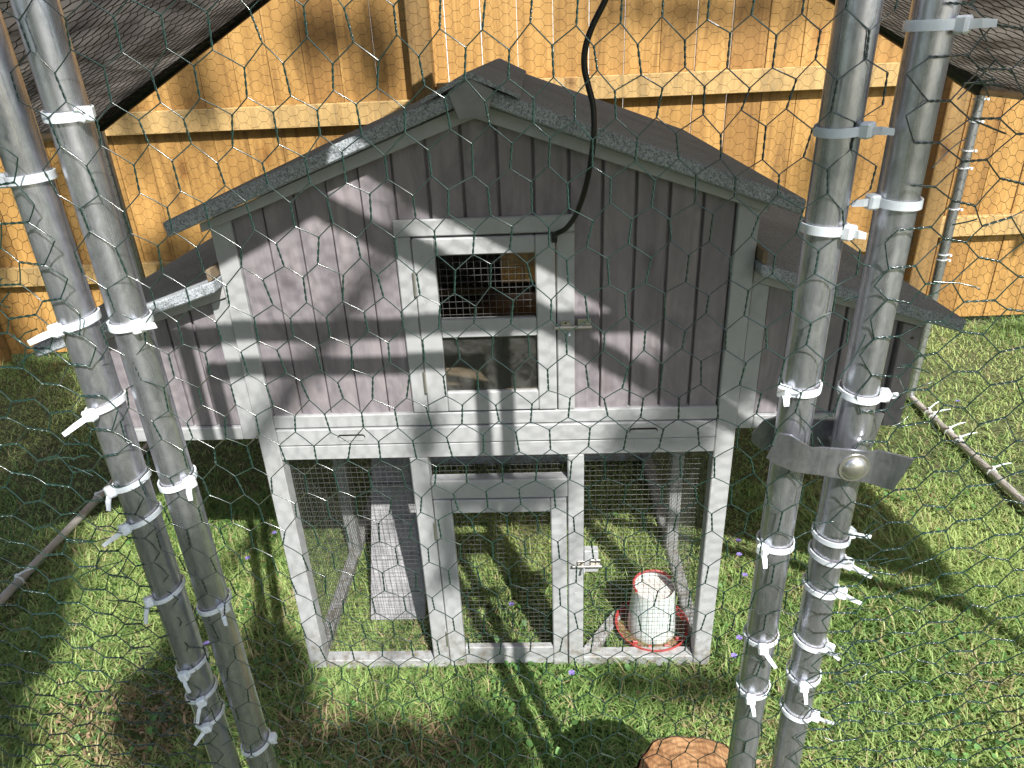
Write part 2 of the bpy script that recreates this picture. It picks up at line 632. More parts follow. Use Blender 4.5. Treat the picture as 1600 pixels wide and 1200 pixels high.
def grid_mesh(name, parent, x0, x1, z0, z1, lift, pitch=0.0127, r=0.00045, mat=None):
    """welded square hardware cloth"""
    nx = max(1, int((x1 - x0) / pitch)); nz = max(1, int((z1 - z0) / pitch))
    xs = x0 + pitch * 0.4 + np.arange(nx) * pitch
    zs = z0 + pitch * 0.4 + np.arange(nz) * pitch
    L = []
    for x in xs:
        L.append([lift(x, z0, 0), lift(x, (z0 + z1) / 2, 0), lift(x, z1, 0)])
    for z in zs:
        L.append([lift(x0, z, 0.0008), lift((x0 + x1) / 2, z, 0.0008), lift(x1, z, 0.0008)])
    v, q = tubes_array(np.array(L), r, 4)
    return finish(name, array_mesh(name, v, q), mat or M['mesh'], parent, kind='stuff')


# ------------------------------------------------------------------ ground
bm = MB()
N = 60
xs = np.concatenate([np.linspace(-60, -4, 8), np.linspace(-3.5, 3.5, N), np.linspace(4, 60, 8)])
ys = np.concatenate([np.linspace(-60, -3, 8), np.linspace(-2.5, 3.5, N), np.linspace(4, 120, 10)])
gx, gy = np.meshgrid(xs, ys, indexing='xy')
pp = np.stack([gx.ravel(), gy.ravel()], 1)
gz = 0.006 * smooth_noise(pp, 3, 5, 2) - 0.006
gv = np.concatenate([pp, gz[:, None]], 1)
nx, ny = len(xs), len(ys)
ix = np.arange(nx * ny).reshape(ny, nx)
gq = np.stack([ix[:-1, :-1], ix[:-1, 1:], ix[1:, 1:], ix[1:, :-1]], -1).reshape(-1, 4)
me = array_mesh('lawn', gv, gq)
lawn = finish('lawn', me, M['ground'], smooth=True, kind='structure')

# ------------------------------------------------------------------ fence
def fence_y(x):
    return 2.095 + 0.03 * x


def fence_panel(label, x0, x1, rails, posts, n, top):
    c = (x0 + x1) / 2
    root = thing('wood_fence', label, 'fence', (c, fence_y(c), 0), 'timber fence panels along the back of the yard')
    rot = math.atan(0.03)
    w = (x1 - x0) / n
    for i in range(n):
        a = x0 + i * w
        gap = random.choice([0.0016, 0.002, 0.0026, 0.0032, 0.0055])
        b = MB()
        zt = top + random.uniform(-0.004, 0.004)
        off = random.uniform(-0.002, 0.002)
        b.box(a + gap / 2, a + w - gap / 2, 0.0 + off, 0.016 + off, 0.03, zt, 0.0015)
        for v in b.bm.verts:
            v.co.y += fence_y(v.co.x)
        o = b.build('board', M['fence'], root)
    for (ra, rb, z0, z1) in rails:
        b = MB()
        b.box(ra, rb, -0.040, -0.003, z0, z1, 0.003)
        for v in b.bm.verts:
            v.co.y += fence_y(v.co.x)
        b.build('rail', M['rail'], root)
    for pa in posts:
        b = MB()
        b.box(pa, pa + 0.092, -0.095, -0.003, -0.1, top + 0.03, 0.004)
        for v in b.bm.verts:
            v.co.y += fence_y(v.co.x)
        b.build('post', M['post'], root)
    return root


fence_panel('honey coloured board fence panel on the left, its top rail lower than the next one', -3.35, -0.43,
            [(-3.3, -0.43, 0.395, 0.49), (-3.3, -0.43, 1.07, 1.165), (-3.3, -0.43, 1.66, 1.75)], [-2.72], 19, 1.80)
fence_panel('sunlit board fence panel in the middle, directly behind the coop roof', -0.423, 1.87,
            [(-0.322, 1.875, 0.40, 0.49), (-0.322, 1.875, 1.133, 1.228), (-0.322, 1.875, 1.70, 1.79)], [-0.4195], 15, 1.85)
fence_panel('board fence panel at the far right, beyond the thick brown post', 1.877, 3.6,
            [(1.983, 3.6, 0.455, 0.55), (1.983, 3.6, 1.19, 1.285)], [1.885], 11, 1.85)

# white wall added behind the fence so that its slits show bright
wl = thing('slit_backdrop', 'white wall added behind the fence to brighten its slits', 'wall', (0, 5.6, 0))
MB().box(-6, 6, 5.6, 5.8, -0.1, 3.2, 0.01).build('rendered_panel', M['render_white'], wl)
MB().box(-6.05, 6.05, 5.55, 5.85, 3.2, 3.28, 0.01).build('coping', M['render_white'], wl)

# ------------------------------------------------------------------ trees round the yard (behind and beside the viewer), unseen; leafy ones added to dim sky light and reflect in the pipes
def leaf_cloud(name, pts, size, root, seed):
    rg = np.random.default_rng(seed)
    n = len(pts)
    a = rg.normal(size=(n, 3)); a /= np.linalg.norm(a, axis=1, keepdims=True)
    b = np.cross(a, rg.normal(size=(n, 3))); b /= np.linalg.norm(b, axis=1, keepdims=True)
    sz = size * rg.uniform(0.6, 1.3, (n, 1))
    V = np.stack([pts - a * sz, pts - b * sz * 0.45, pts + a * sz, pts + b * sz * 0.45], 1)
    q = np.arange(n * 4).reshape(n, 4)
    return finish(name, array_mesh(name, V.reshape(-1, 3), q), M['leaf'], root, kind='stuff')


def added_tree(label, x, y, h, r, n, seed):
    rg = np.random.default_rng(seed)
    t = thing('added_tree', label, 'tree', (x, y, 0))
    MB().tube([(x, y, -0.1), (x + .05, y, h * .3), (x - .04, y + .05, h * .6), (x, y, h * .9)], [0.2, 0.15, 0.1, 0.03], 10).build('trunk', M['bark'], t, True)
    c = []
    for k in range(26):
        d = rg.normal(size=3); d /= np.linalg.norm(d)
        cc = np.array([x, y, h * .62]) + d * np.array([r, r, h * .36]) * rg.uniform(0.3, 1) ** 0.6
        MB().tube([(x, y, min(h * .85, max(h * .25, cc[2] - 0.8))), tuple(cc)], [0.05, 0.012], 6).build('limb', M['bark'], t, True)
        c.append(cc + rg.normal(size=(n // 26, 3)) * r * 0.24)
    leaf_cloud('crown', np.concatenate(c), 0.11, t, seed)


added_tree('unseen leafy tree added left of the run to reflect in the pipes', -5.2, -2.5, 5.5, 2.0, 5200, 3)
added_tree('unseen leafy tree added behind the viewer to reflect in the pipes', -1.6, -6.5, 5.0, 2.2, 5200, 4)
added_tree('unseen leafy tree added right of the run to reflect in the pipes', 6.2, 0.4, 5.5, 2.0, 5200, 5)

# the tall tree on the sunny side whose boughs throw the dappled shade (a: across, b: height where its shade meets the coop front)
SUNB = -SUN_TRAVEL
BOUGHS = [  # a, b, ra, rb, distance, leaves
    (-1.62, 0.35, 0.42, 0.75, 4.0, 4200), (-1.30, -0.25, 0.16, 0.20, 4.2, 420), (-1.25, 0.15, 0.09, 0.30, 3.8, 420),
    (-0.58, -0.03, 0.085, 0.22, 3.7, 520), (-0.83, -0.14, 0.13, 0.17, 4.1, 620), (-0.36, -0.26, 0.19, 0.09, 3.9, 520), (-0.12, -0.22, 0.06, 0.10, 3.9, 160), (-1.20, 0.30, 0.07, 0.30, 3.9, 420), (-0.80, 0.12, 0.06, 0.10, 4.0, 150),  # first clump of this row is added, standing in for the viewer's shadow
    (0.00, 0.515, 0.15, 0.045, 3.8, 230), (-0.115, 0.36, 0.025, 0.11, 3.6, 90), (0.34, 0.64, 0.11, 0.040, 3.9, 160), (0.42, 0.78, 0.11, 0.065, 4.1, 330),
    (0.36, -0.06, 0.17, 0.05, 3.9, 130), (-0.14, 0.66, 0.022, 0.06, 3.4, 60),
    (-0.5, -1.75, 1.3, 0.75, 4.4, 3200), (-0.9, -2.8, 1.5, 0.8, 5.0, 3000), (0.9, -2.2, 0.8, 0.7, 4.8, 1400), (-1.4, -4.9, 2.2, 1.2, 7.6, 4200), (-1.55, 1.65, 0.22, 0.5, 5.0, 1500), (-1.75, 1.0, 0.25, 0.4, 4.5, 900),  # first four clumps added to shade the ground mirrored in the pipes
    (-0.46, 3.56, 0.10, 0.30, 6.0, 300), (0.36, 3.66, 0.09, 0.22, 6.0, 260), (1.8, 3.80, 0.6, 0.06, 6.0, 380), (-1.2, 3.0, 0.22, 0.35, 5.8, 500), (-0.75, 2.75, 0.16, 0.12, 5.8, 240),
    (0.95, 3.2, 0.10, 0.10, 6.0, 60), (1.6, 2.9, 0.12, 0.10, 6.0, 70), (2.4, 3.1, 0.16, 0.22, 6.0, 160), (-0.80, 3.45, 0.07, 0.30, 6.0, 200), (0.12, 3.72, 0.14, 0.10, 6.0, 200), (-1.62, 2.95, 0.08, 0.35, 5.8, 260), (2.75, 2.95, 0.10, 0.3, 6.0, 150)]
big = thing('shade_tree', 'tall tree behind the viewer, dappling the yard with shade', 'tree', (0.55, -5.3, 0))
MB().tube([(0.55, -5.3, -0.1), (0.57, -5.25, 1.5), (0.6, -5.2, 3.2), (0.62, -5.15, 4.6), (0.6, -5.2, 6.2), (0.7, -5.3, 8.0), (0.7, -5.5, 10.0)], [0.26, 0.22, 0.18, 0.14, 0.11, 0.08, 0.03], 14).build('trunk', M['bark'], big, True)
rgb = np.random.default_rng(8)
lv = []
for a, bb, ra, rb, dist, n in BOUGHS:
    rr, th = np.sqrt(rgb.uniform(size=n)) * (1 + 0.12 * rgb.normal(size=n)), rgb.uniform(0, 6.283, n)
    aa = a + rr * np.cos(th) * ra
    b2 = bb + rr * np.sin(th) * rb
    tt = dist + rgb.normal(size=n) * 0.22
    lv.append(np.stack([aa + 0.45 * tt, -tt, b2 + 1.1 * tt], 1))
    c = Vector((a + 0.45 * dist, -dist, bb + 1.1 * dist))
    st = Vector((0.62, -5.15, 4.9)) if bb < 2 else Vector((0.7, -5.3, 8.0))
    mid = st.lerp(c, 0.55) + Vector((0.1, -0.25, -0.35))
    MB().tube([tuple(v) for v in spline([st, mid, c], 5)], [0.012 - 0.0008 * k for k in range(11)], 6).build('limb', M['bark'], big, True)
# one bare bough crossing the lit planks slantwise
b0, b1 = Vector((-0.13, 0, 1.10)), Vector((-0.52, 0, 0.62))
p0, p1 = b0 + Vector((0.45, -1, 1.1)) * 4.3, b1 + Vector((0.45, -1, 1.1)) * 4.3
MB().tube([p0 + Vector((-0.1, 0.1, 0.8)), p0, p0.lerp(p1, .5), p1, p1 + (p1 - p0) * .8], [0.022, 0.025, 0.028, 0.026, 0.012], 8).build('limb', M['bark'], big, True)
leaf_cloud('crown', np.concatenate(lv), 0.034, big, 9)

# ------------------------------------------------------------------ the coop
coop = thing('chicken_coop', 'mauve grey and white timber chicken coop with felted gable roof', 'chicken coop', (0, 0.45, 0))
W2 = 0.4865
YB = 0.95                                          # rear of the house


def top_trim(x):
    return 1.262 - 0.345 * abs(x)


def roof_under(x):
    return 1.287 - 0.367 * abs(x)


def bar(name, x0, x1, y0, y1, z0, z1, mat='white', bevel=0.0022, parent=None):
    return MB().box(x0, x1, y0, y1, z0, z1, bevel).build(name, M[mat], parent or coop)


# legs and corner posts
for s in (-1, 1):
    xa, xb = sorted((s * W2, s * 0.4475))
    b = MB(); b.prism([(xa, 0.0), (xb, 0.0), (xb, roof_under(xb) - 0.002), (xa, roof_under(xa) - 0.002)], 0.0, 0.036, 0.002)
    b.build('corner_post', M['white'], coop)
    b = MB(); b.prism([(xa, 0.0), (xb, 0.0), (xb, roof_under(xb) - 0.002), (xa, roof_under(xa) - 0.002)], YB - 0.036, YB, 0.002)
    b.build('corner_post', M['white'], coop)
    # middle leg on the side of the run
    bar('leg', xa + 0.003, xb - 0.003, 0.40, 0.436, 0.0, 0.60)
    # bottom rails of the sides
    bar('side_sill', xa + 0.004, xb - 0.004, 0.0365, 0.3995, 0.002, 0.032)
    bar('side_sill', xa + 0.004, xb - 0.004, 0.4365, YB - 0.0365, 0.002, 0.032)
    bar('side_rail', xa + 0.004, xb - 0.004, 0.0365, YB - 0.0365, 0.603, 0.637)
    # upper side wall above the nest box
    x_in, x_out = s * 0.462, s * 0.474
    bar('side_wall', min(x_in, x_out), max(x_in, x_out), 0.0365, YB - 0.0365, 0.64, 1.105, 'mauve')

# face planks
segs = [(-0.4475, -0.150, 5, 0.705), (-0.150, 0.155, 5, 1.075), (0.155, 0.4475, 5, 0.705)]
for xa, xb, n, zb in segs:
    w = (xb - xa) / n
    gv = 0.0010 if xb < 0 else 0.0026
    for i in range(n):
        a, c = xa + i * w + gv, xa + (i + 1) * w - gv
        poly = [(a, zb), (c, zb), (c, top_trim(c) - 0.0005 + 0.012)]
        if a < 0 < c:
            poly.append((0, top_trim(0) + 0.012))
        poly.append((a, top_trim(a) + 0.012))
        MB().prism(poly, 0.0085, 0.016, 0.0016).build('plank', M['mauve'], coop)
    poly = [(xa, zb), (xb, zb), (xb, top_trim(xb) + 0.01)] + ([(0, top_trim(0) + 0.01)] if xa < 0 < xb else []) + [(xa, top_trim(xa) + 0.01)]
    MB().prism(poly, 0.0163, 0.022, 0).build('backing_panel', M['mauve'], coop)

# gable trims
for s in (-1, 1):
    b = MB()
    e = 0.497
    b.prism([(0, 1.259), (s * e, 1.259 - 0.345 * e), (s * e, roof_under(e) - 0.0015), (0, roof_under(0) - 0.0015)], -0.012, -0.0006, 0.0015)
    b.build('gable_trim', M['white'], coop)

# door frame round the pop door
bar('door_frame', -0.158, 0.1645, 0.0, 0.0083, 1.0635, 1.094)
bar('door_frame', -0.158, -0.1285, 0.0, 0.0083, 0.7078, 1.063)
bar('door_frame', 0.1315, 0.1645, 0.0, 0.0083, 0.7078, 1.063)

# upper door leaf
door = MB().box(-0.127, -0.0875, -0.003, 0.014, 0.7105, 1.0605, 0.002).build('door', M['white'], coop)
bar('stile', 0.0935, 0.1295, -0.003, 0.014, 0.7105, 1.0605, parent=door)
bar('door_rail', -0.0871, 0.0931, -0.0026, 0.0135, 1.0285, 1.0600, parent=door)
bar('door_rail', -0.0871, 0.0931, -0.0026, 0.0135, 0.8685, 0.9055, parent=door)
bar('door_rail', -0.0871, 0.0931, -0.0026, 0.0135, 0.7110, 0.7535, parent=door)
grid_mesh('wire_mesh', door, -0.088, 0.094, 0.904, 1.030, lambda x, z, h: (x, 0.0155 + h, z))
MB().box(-0.0868, 0.0928, 0.006, 0.009, 0.754, 0.868, 0).build('window_pane', M['glass'], door)
for z in (1.0, 0.80):
    MB().tube([(-0.1283, -0.004, z), (-0.1283, -0.004, z - 0.045)], 0.0026, 8).build('hinge', M['steel'], door, True)


def barrel_bolt(x, z, parent, s=1.0):
    b = MB()
    b.box(x - 0.020 * s, x - 0.006 * s, -0.0055, -0.0034, z - 0.006, z + 0.010, 0.0006)
    b.box(x + 0.006 * s, x + 0.026 * s, -0.0055, -0.0034, z - 0.006, z + 0.013, 0.0006)
    o = b.build('latch', M['steel'], parent)
    MB().tube([(x - 0.030 * s, -0.009, z - 0.002), (x + 0.028 * s, -0.009, z - 0.002)], 0.0034, 10).build('bolt', M['steel'], o, True)
    MB().tube([(x - 0.008 * s, -0.009, z - 0.002), (x - 0.008 * s, -0.016, z - 0.010), (x - 0.008 * s, -0.017, z - 0.015)], [0.0022, 0.0028, 0.0034], 8).build('knob', M['steel'], o, True)
    for dx in (-0.013, 0.016):
        MB().tube([(x + dx * s, -0.0055, z + 0.006), (x + dx * s, -0.007, z + 0.006)], 0.002, 8).build('screw', M['screw'], o, True)
    return o


barrel_bolt(0.163, 0.888, coop, 1.2)

# sill, drawer, run frame
bar('sill', -0.447, 0.447, 0.0, 0.03, 0.6785, 0.7070)
drawer = bar('drawer', -0.446, 0.446, -0.003, 0.022, 0.6385, 0.6765)
for cx in (-0.291, 0.302):
    n = 10
    for nm, r0, y0, y1, mt in (('handle_slot', 0.0065, -0.0036, -0.0031, 'black'), ('slot_edge', 0.0052, -0.0046, -0.0037, 'white')):
        b = MB()
        dz = 0.0 if nm == 'handle_slot' else -0.0022
        ring = []
        for k in range(n + 1):
            t = -math.pi / 2 + math.pi * k / n
            ring.append((cx + 0.022 + r0 * math.cos(t), 0.6575 + dz + r0 * math.sin(t)))
        for k in range(n + 1):
            t = math.pi / 2 + math.pi * k / n
            ring.append((cx - 0.022 + r0 * math.cos(t), 0.6575 + dz + r0 * math.sin(t)))
        b.prism(ring, y0, y1, 0)
        b.build(nm, M[mt], drawer)
bar('top_rail', -0.447, 0.447, 0.0, 0.034, 0.6025, 0.6365)
bar('front_post', -0.1785, -0.1405, 0.0, 0.034, 0.0, 0.602)
bar('front_post', 0.1495, 0.1835, 0.0, 0.034, 0.0, 0.602)
bar('cross_rail', -0.140, 0.149, 0.001, 0.03, 0.4965, 0.5430)
bar('front_sill', -0.447, -0.179, 0.001, 0.033, -0.004, 0.0235)
bar('front_sill', 0.184, 0.447, 0.001, 0.033, -0.004, 0.0290)
LFT = lambda x, z, h: (x, 0.0365 + h, z)
grid_mesh('wire_mesh', coop, -0.449, -0.176, 0.02, 0.604, LFT)
grid_mesh('wire_mesh', coop, -0.142, 0.151, 0.54, 0.604, LFT)
grid_mesh('wire_mesh', coop, 0.181, 0.449, 0.025, 0.604, LFT)
# lower door
ld = MB().box(-0.1385, -0.1005, -0.002, 0.016, 0.006, 0.4945, 0.002).build('run_door', M['white'], coop)
bar('stile', 0.1125, 0.1465, -0.002, 0.016, 0.006, 0.4945, parent=ld)
bar('door_rail', -0.100, 0.112, -0.0015, 0.0155, 0.4605, 0.4940, parent=ld)
bar('door_rail', -0.100, 0.112, -0.0015, 0.0155, 0.012, 0.0655, parent=ld)
grid_mesh('wire_mesh', ld, -0.102, 0.114, 0.063, 0.463, lambda x, z, h: (x, 0.0178 + h, z))
for z in (0.44, 0.12):
    MB().tube([(-0.1400, -0.004, z), (-0.1400, -0.004, z - 0.045)], 0.0026, 8).build('hinge', M['steel'], ld, True)
blk = bar('latch_block', 0.1845, 0.2165, -0.0005, 0.02, 0.292, 0.352, 'white')
barrel_bolt(0.192, 0.318, coop, 1.1)
b = MB(); b.box(-0.014, 0.014, -0.075, 0.075, 0.002, 0.026, 0.002)
b.bm.transform(Matrix.Translation((0.243, 0.092, 0)) @ Matrix.Rotation(-0.62, 4, 'Z'))
b.build('ground_brace', M['white'], coop)
# small screws / knots on the front posts
for (x, z) in ((-0.165, 0.055), (0.462, 0.27), (0.455, 0.085), (0.166, 0.23)):
    MB().tube([(x, 0.0005, z), (x, -0.0012, z)], 0.004, 12).build('screw', M['white'], coop, True)

# side and rear meshes
for s in (-1, 1):
    grid_mesh('wire_mesh', coop, 0.03, YB - 0.03, 0.03, 0.605, lambda u, z, h, s=s: (s * 0.4455 + h, u, z))
grid_mesh('wire_mesh', coop, -0.449, 0.449, 0.03, 0.605, lambda x, z, h: (x, YB - 0.037 - h, z))
bar('back_rail', -0.447, 0.447, YB - 0.034, YB, 0.603, 0.637)
bar('back_sill', -0.447, 0.447, YB - 0.034, YB, 0.0, 0.03)
bar('back_post', -0.02, 0.016, YB - 0.034, YB, 0.0305, 0.6025)
# floor with a hatch for the ramp
FL = 'inner'
bar('floor_panel', -0.447, -0.372, 0.035, YB - 0.038, 0.6375, 0.6495, FL)
bar('floor_panel', -0.218, 0.447, 0.035, YB - 0.038, 0.6375, 0.6495, FL)
bar('floor_panel', -0.3715, -0.2185, 0.035, 0.33, 0.6375, 0.6495, FL)
bar('floor_panel', -0.3715, -0.2185, 0.62, YB - 0.038, 0.6375, 0.6495, FL)
# back wall with a mesh window
bar('back_wall', -0.447, -0.02, YB - 0.03, YB - 0.015, 0.6505, 1.10, 'mauve')
bar('back_wall', 0.17, 0.447, YB - 0.03, YB - 0.015, 0.6505, 1.10, 'mauve')
bar('back_wall', -0.0195, 0.1695, YB - 0.03, YB - 0.015, 0.80, 1.20, 'mauve')
MB().prism([(-0.447, 1.1005), (-0.02, 1.1005), (-0.02, 1.265)], YB - 0.03, YB - 0.015, 0).build('back_wall', M['mauve'], coop)
MB().prism([(0.17, 1.1005), (0.447, 1.1005), (0.17, 1.205)], YB - 0.03, YB - 0.015, 0).build('back_wall', M['mauve'], coop)
grid_mesh('wire_mesh', coop, -0.025, 0.175, 0.64, 0.805, lambda x, z, h: (x, YB - 0.034 - h, z))
# perches and nest ledge inside
for y, z in ((0.45, 0.80), (0.70, 0.86)):
    MB().box(-0.45, 0.45, y, y + 0.03, z, z + 0.022, 0.003).build('perch', M['inner'], coop)

# ramp up to the hatch
ramp_slope = math.atan2(0.60 - 0.0, 0.53 - 0.145)
def on_ramp(d, h):
    return 0.150 + d * math.cos(ramp_slope) - h * math.sin(ramp_slope), d * math.sin(ramp_slope) + h * math.cos(ramp_slope)
def ramp_box(name, x0, x1, d0, d1, h0, h1, mat, parent):
    b = MB(); b.box(x0, x1, d0, d1, h0, h1, 0.0012)
    for v in b.bm.verts:
        y, z = on_ramp(v.co.y, v.co.z)
        v.co.y, v.co.z = y, z + 0.01
    return b.build(name, M[mat], parent)
rp = ramp_box('ramp', -0.367, -0.222, 0.0, 0.70, -0.008, 0.004, 'ramp', coop)
for k in range(7):
    ramp_box('cleat', -0.360, -0.230, 0.06 + 0.095 * k, 0.072 + 0.095 * k, 0.0042, 0.0095, 'ramp', rp)

# main roof
for s in (-1, 1):
    e = 0.548
    b = MB()
    b.prism([(0.0005 * s, 1.3145), (s * e, 1.3145 - 0.367 * e), (s * (e - 0.004), 1.2885 - 0.367 * e), (0.0005 * s, 1.2885)], -0.042, 1.02, 0.003)
    b.build('roof', M['felt'], coop)
# ridge cap: a folded felt strip with a front end plate
cw = 0.078
b = MB()
b.prism([(-cw, 1.3165 - 0.367 * cw), (0, 1.3165 + 0.006), (cw, 1.3165 - 0.367 * cw), (cw, 1.3225 - 0.367 * cw), (0.004, 1.3300), (-0.004, 1.3300), (-cw, 1.3225 - 0.367 * cw)], -0.058, 1.025, 0.0008)
b.build('ridge_cap', M['felt'], coop)
b = MB()
b.prism([(-0.036, 1.303), (-0.004, 1.3210), (0.004, 1.3210), (0.036, 1.303), (0.024, 1.262), (-0.022, 1.262)], -0.0535, -0.0430, 0.0015)
b.build('ridge_plate', mat_plain('grey_painted_block', (0.27, 0.27, 0.28), 0.7, var=0.15), coop)

# nest boxes
for s in (-1, 1):
    nest = MB()
    # rear half hidden: box walls
    def X(a): return s * a
    nb = MB(); xa, xb = sorted((X(0.800), X(0.812)))
    nb.prism([(xa, 0.650), (xb, 0.650), (xb, 0.890), (xa, 0.894)], 0.041, 0.92, 0.0015)
    wall = nb.build('nest_box', M['mauve'], coop)
    n = 5
    for i in range(n):
        a, c = 0.523 + i * 0.0505, 0.523 + (i + 1) * 0.0505 - 0.005
        zt = lambda v: 0.9995 - 0.305 * (v - 0.4875) - 0.0405
        p = [(X(a), 0.681), (X(c), 0.681), (X(c), zt(c)), (X(a), zt(a))]
        MB().prism(p, 0.0165, 0.024, 0.0014).build('plank', M['mauve'], wall)
    p = [(X(0.49), 0.66), (X(0.80), 0.66), (X(0.80), 0.875), (X(0.49), 0.965)]
    MB().prism(p, 0.0243, 0.032, 0).build('backing_panel', M['mauve'], wall)
    p = [(X(0.4885), 0.6505), (X(0.521), 0.6505), (X(0.521), 0.949), (X(0.4885), 0.959)]
    MB().prism(p, 0.009, 0.024, 0.0015).build('trim', M['white'], wall)
    p = [(X(0.776), 0.6505), (X(0.8115), 0.6505), (X(0.8115), 0.8595), (X(0.776), 0.8705)]
    MB().prism(p, 0.006, 0.040, 0.0015).build('corner_trim', M['mauve'], wall)
    x0, x1 = sorted((X(0.5215), X(0.7755)))
    bar('bottom_rail', x0, x1, 0.0085, 0.030, 0.6500, 0.6800, parent=wall)
    p = [(X(0.4885), 0.960), (X(0.8120), 0.8615), (X(0.8120), 0.884), (X(0.4885), 0.9825)]
    MB().prism(p, 0.004, 0.024, 0.0012).build('top_trim', mat_plain('grey_trim', (0.36, 0.36, 0.37), 0.7, var=0.12), wall)
    bar('floor_panel', *sorted((X(0.4885), X(0.80))), 0.041, 0.92, 0.642, 0.6495, 'inner', parent=wall)
    p = [(X(0.4885), 0.66), (X(0.80), 0.66), (X(0.80), 0.885), (X(0.4885), 0.98)]
    MB().prism(p, 0.905, 0.92, 0).build('back_wall', M['mauve'], wall)
    for z in (0.84, 0.715):
        MB().tube([(X(0.797), 0.0062, z), (X(0.797), 0.0045, z)], 0.0028, 10).build('screw', M['screw'], wall, True)
    lid = MB()
    lid.prism([(X(0.4885), 1.0035), (X(0.866), 0.8870), (X(0.862), 0.8640), (X(0.4885), 0.9815)], -0.034, 1.0, 0.003)
    lid = lid.build('nest_lid', M['felt'], coop)
    MB().prism([(X(0.4890), 1.0045), (X(0.498), 1.0010), (X(0.498), 1.024), (X(0.4890), 1.026)], -0.030, 0.99, 0.001).build('lid_batten', M['inner'], lid)

# ------------------------------------------------------------------ feeder in the run
FC = (0.364, 0.104, 0.006)
feeder = thing('poultry_feeder', 'milky hopper feeder with red dish on the grass inside the run', 'feeder', FC)
b = MB(); b.lathe([(0.0, 0.004), (0.080, 0.004), (0.090, 0.030), (0.0925, 0.030), (0.083, 0.0), (0.0, 0.0)], FC, 44)
b.build('dish', M['red'], feeder, True)
b = MB(); b.lathe([(0.0, 0.016), (0.030, 0.017), (0.060, 0.014), (0.085, 0.012)], FC, 30)
for v in b.bm.verts:
    v.co.z += random.uniform(-.003, .003)
b.build('feed', M['feed'], feeder)
b = MB(); b.lathe([(0.060, 0.016), (0.061, 0.024), (0.0595, 0.050), (0.0535, 0.125), (0.051, 0.150), (0.049, 0.150), (0.0515, 0.124), (0.0575, 0.050), (0.058, 0.02)], FC, 44)
b.build('hopper', M['milky'], feeder, True)
b = MB(); b.lathe([(0.0, 0.141), (0.0485, 0.138)], FC, 30)
b.build('lid', M['milky'], feeder, True)
MB().tube([(FC[0] + 0.0500 * math.cos(t), FC[1] + 0.0500 * math.sin(t), FC[2] + 0.152) for t in np.linspace(0.5, 3.6, 22)], 0.0032, 8).build('rim', M['red'], feeder, True)
MB().tube([(FC[0] + 0.044 * math.cos(t), FC[1] + 0.02 + 0.012 * math.sin(t), FC[2] + 0.152 + 0.018 * math.sin(t)) for t in np.linspace(0.2, 2.94, 14)], 0.0024, 8).build('bail', M['red'], feeder, True)
for k in range(4):
    a = -2.3 + k * 0.55
    MB().box(FC[0] + 0.073 * math.cos(a) - 0.006, FC[0] + 0.073 * math.cos(a) + 0.006, FC[1] + 0.073 * math.sin(a) - 0.003, FC[1] + 0.073 * math.sin(a) + 0.003, FC[2] + 0.012, FC[2] + 0.024, 0.001).build('divider', M['red'], feeder)

# ------------------------------------------------------------------ walk-in run of pipes
YF, YR = -0.72, 1.335
XL, XR, XC = -1.435, 1.592, 0.08
EAVE, APEX_F, APEX_R = 1.165, 1.930, 2.02
EAVE_F, XA = 0.99, 0.035                           # the front gable rail meets the right corner post low
PR = 0.0141
run = thing('walk_in_run', 'walk-in poultry run of galvanised pipes and green hexagonal netting round the coop', 'chicken run', (XC, 0.3, 0))


def pipe(name, a, b, r=PR, mat='galv', parent=None, sides=20):
    a, b = Vector(a), Vector(b)
    n = 6
    return MB().tube([a.lerp(b, k / n) for k in range(n + 1)], r, sides).build(name, M[mat], parent or run, True)


pipe('post', (-0.265, YF, -0.02), (-0.265, YF, 1.70))
pipe('post', (0.3535, YF, -0.02), (0.3535, YF, 1.70))
for x in (XL, XR):
    pipe('corner_post', (x, YF, 0), (x, YF, EAVE), 0.016)
    pipe('corner_post', (x, YR, 0), (x, YR, EAVE - 0.01), 0.0175)
    pipe('eave_rail', (x, YF + 0.02, EAVE), (x, YR + 0.02, EAVE), 0.0165, 'base_pipe')
    pipe('base_rail', (x, YF + 0.02, 0.018), (x, YR - 0.02, 0.018), 0.0125, 'base_pipe')
for x in (XL, XR):
    pipe('gable_rail', (x, YF, 1.22 if x < 0 else EAVE_F), (XA, YF, APEX_F), 0.0165)
    pipe('gable_rail', (x, YR, EAVE + 0.004), (XC, YR, APEX_R), 0.026, 'wrap')
pipe('ridge_rail', (XA, YF, APEX_F), (XC, YR, APEX_R), 0.017)
pipe('header_rail', (XL + 0.95, YF, 1.688), (XC + 0.62, YF, 1.688), 0.0150)

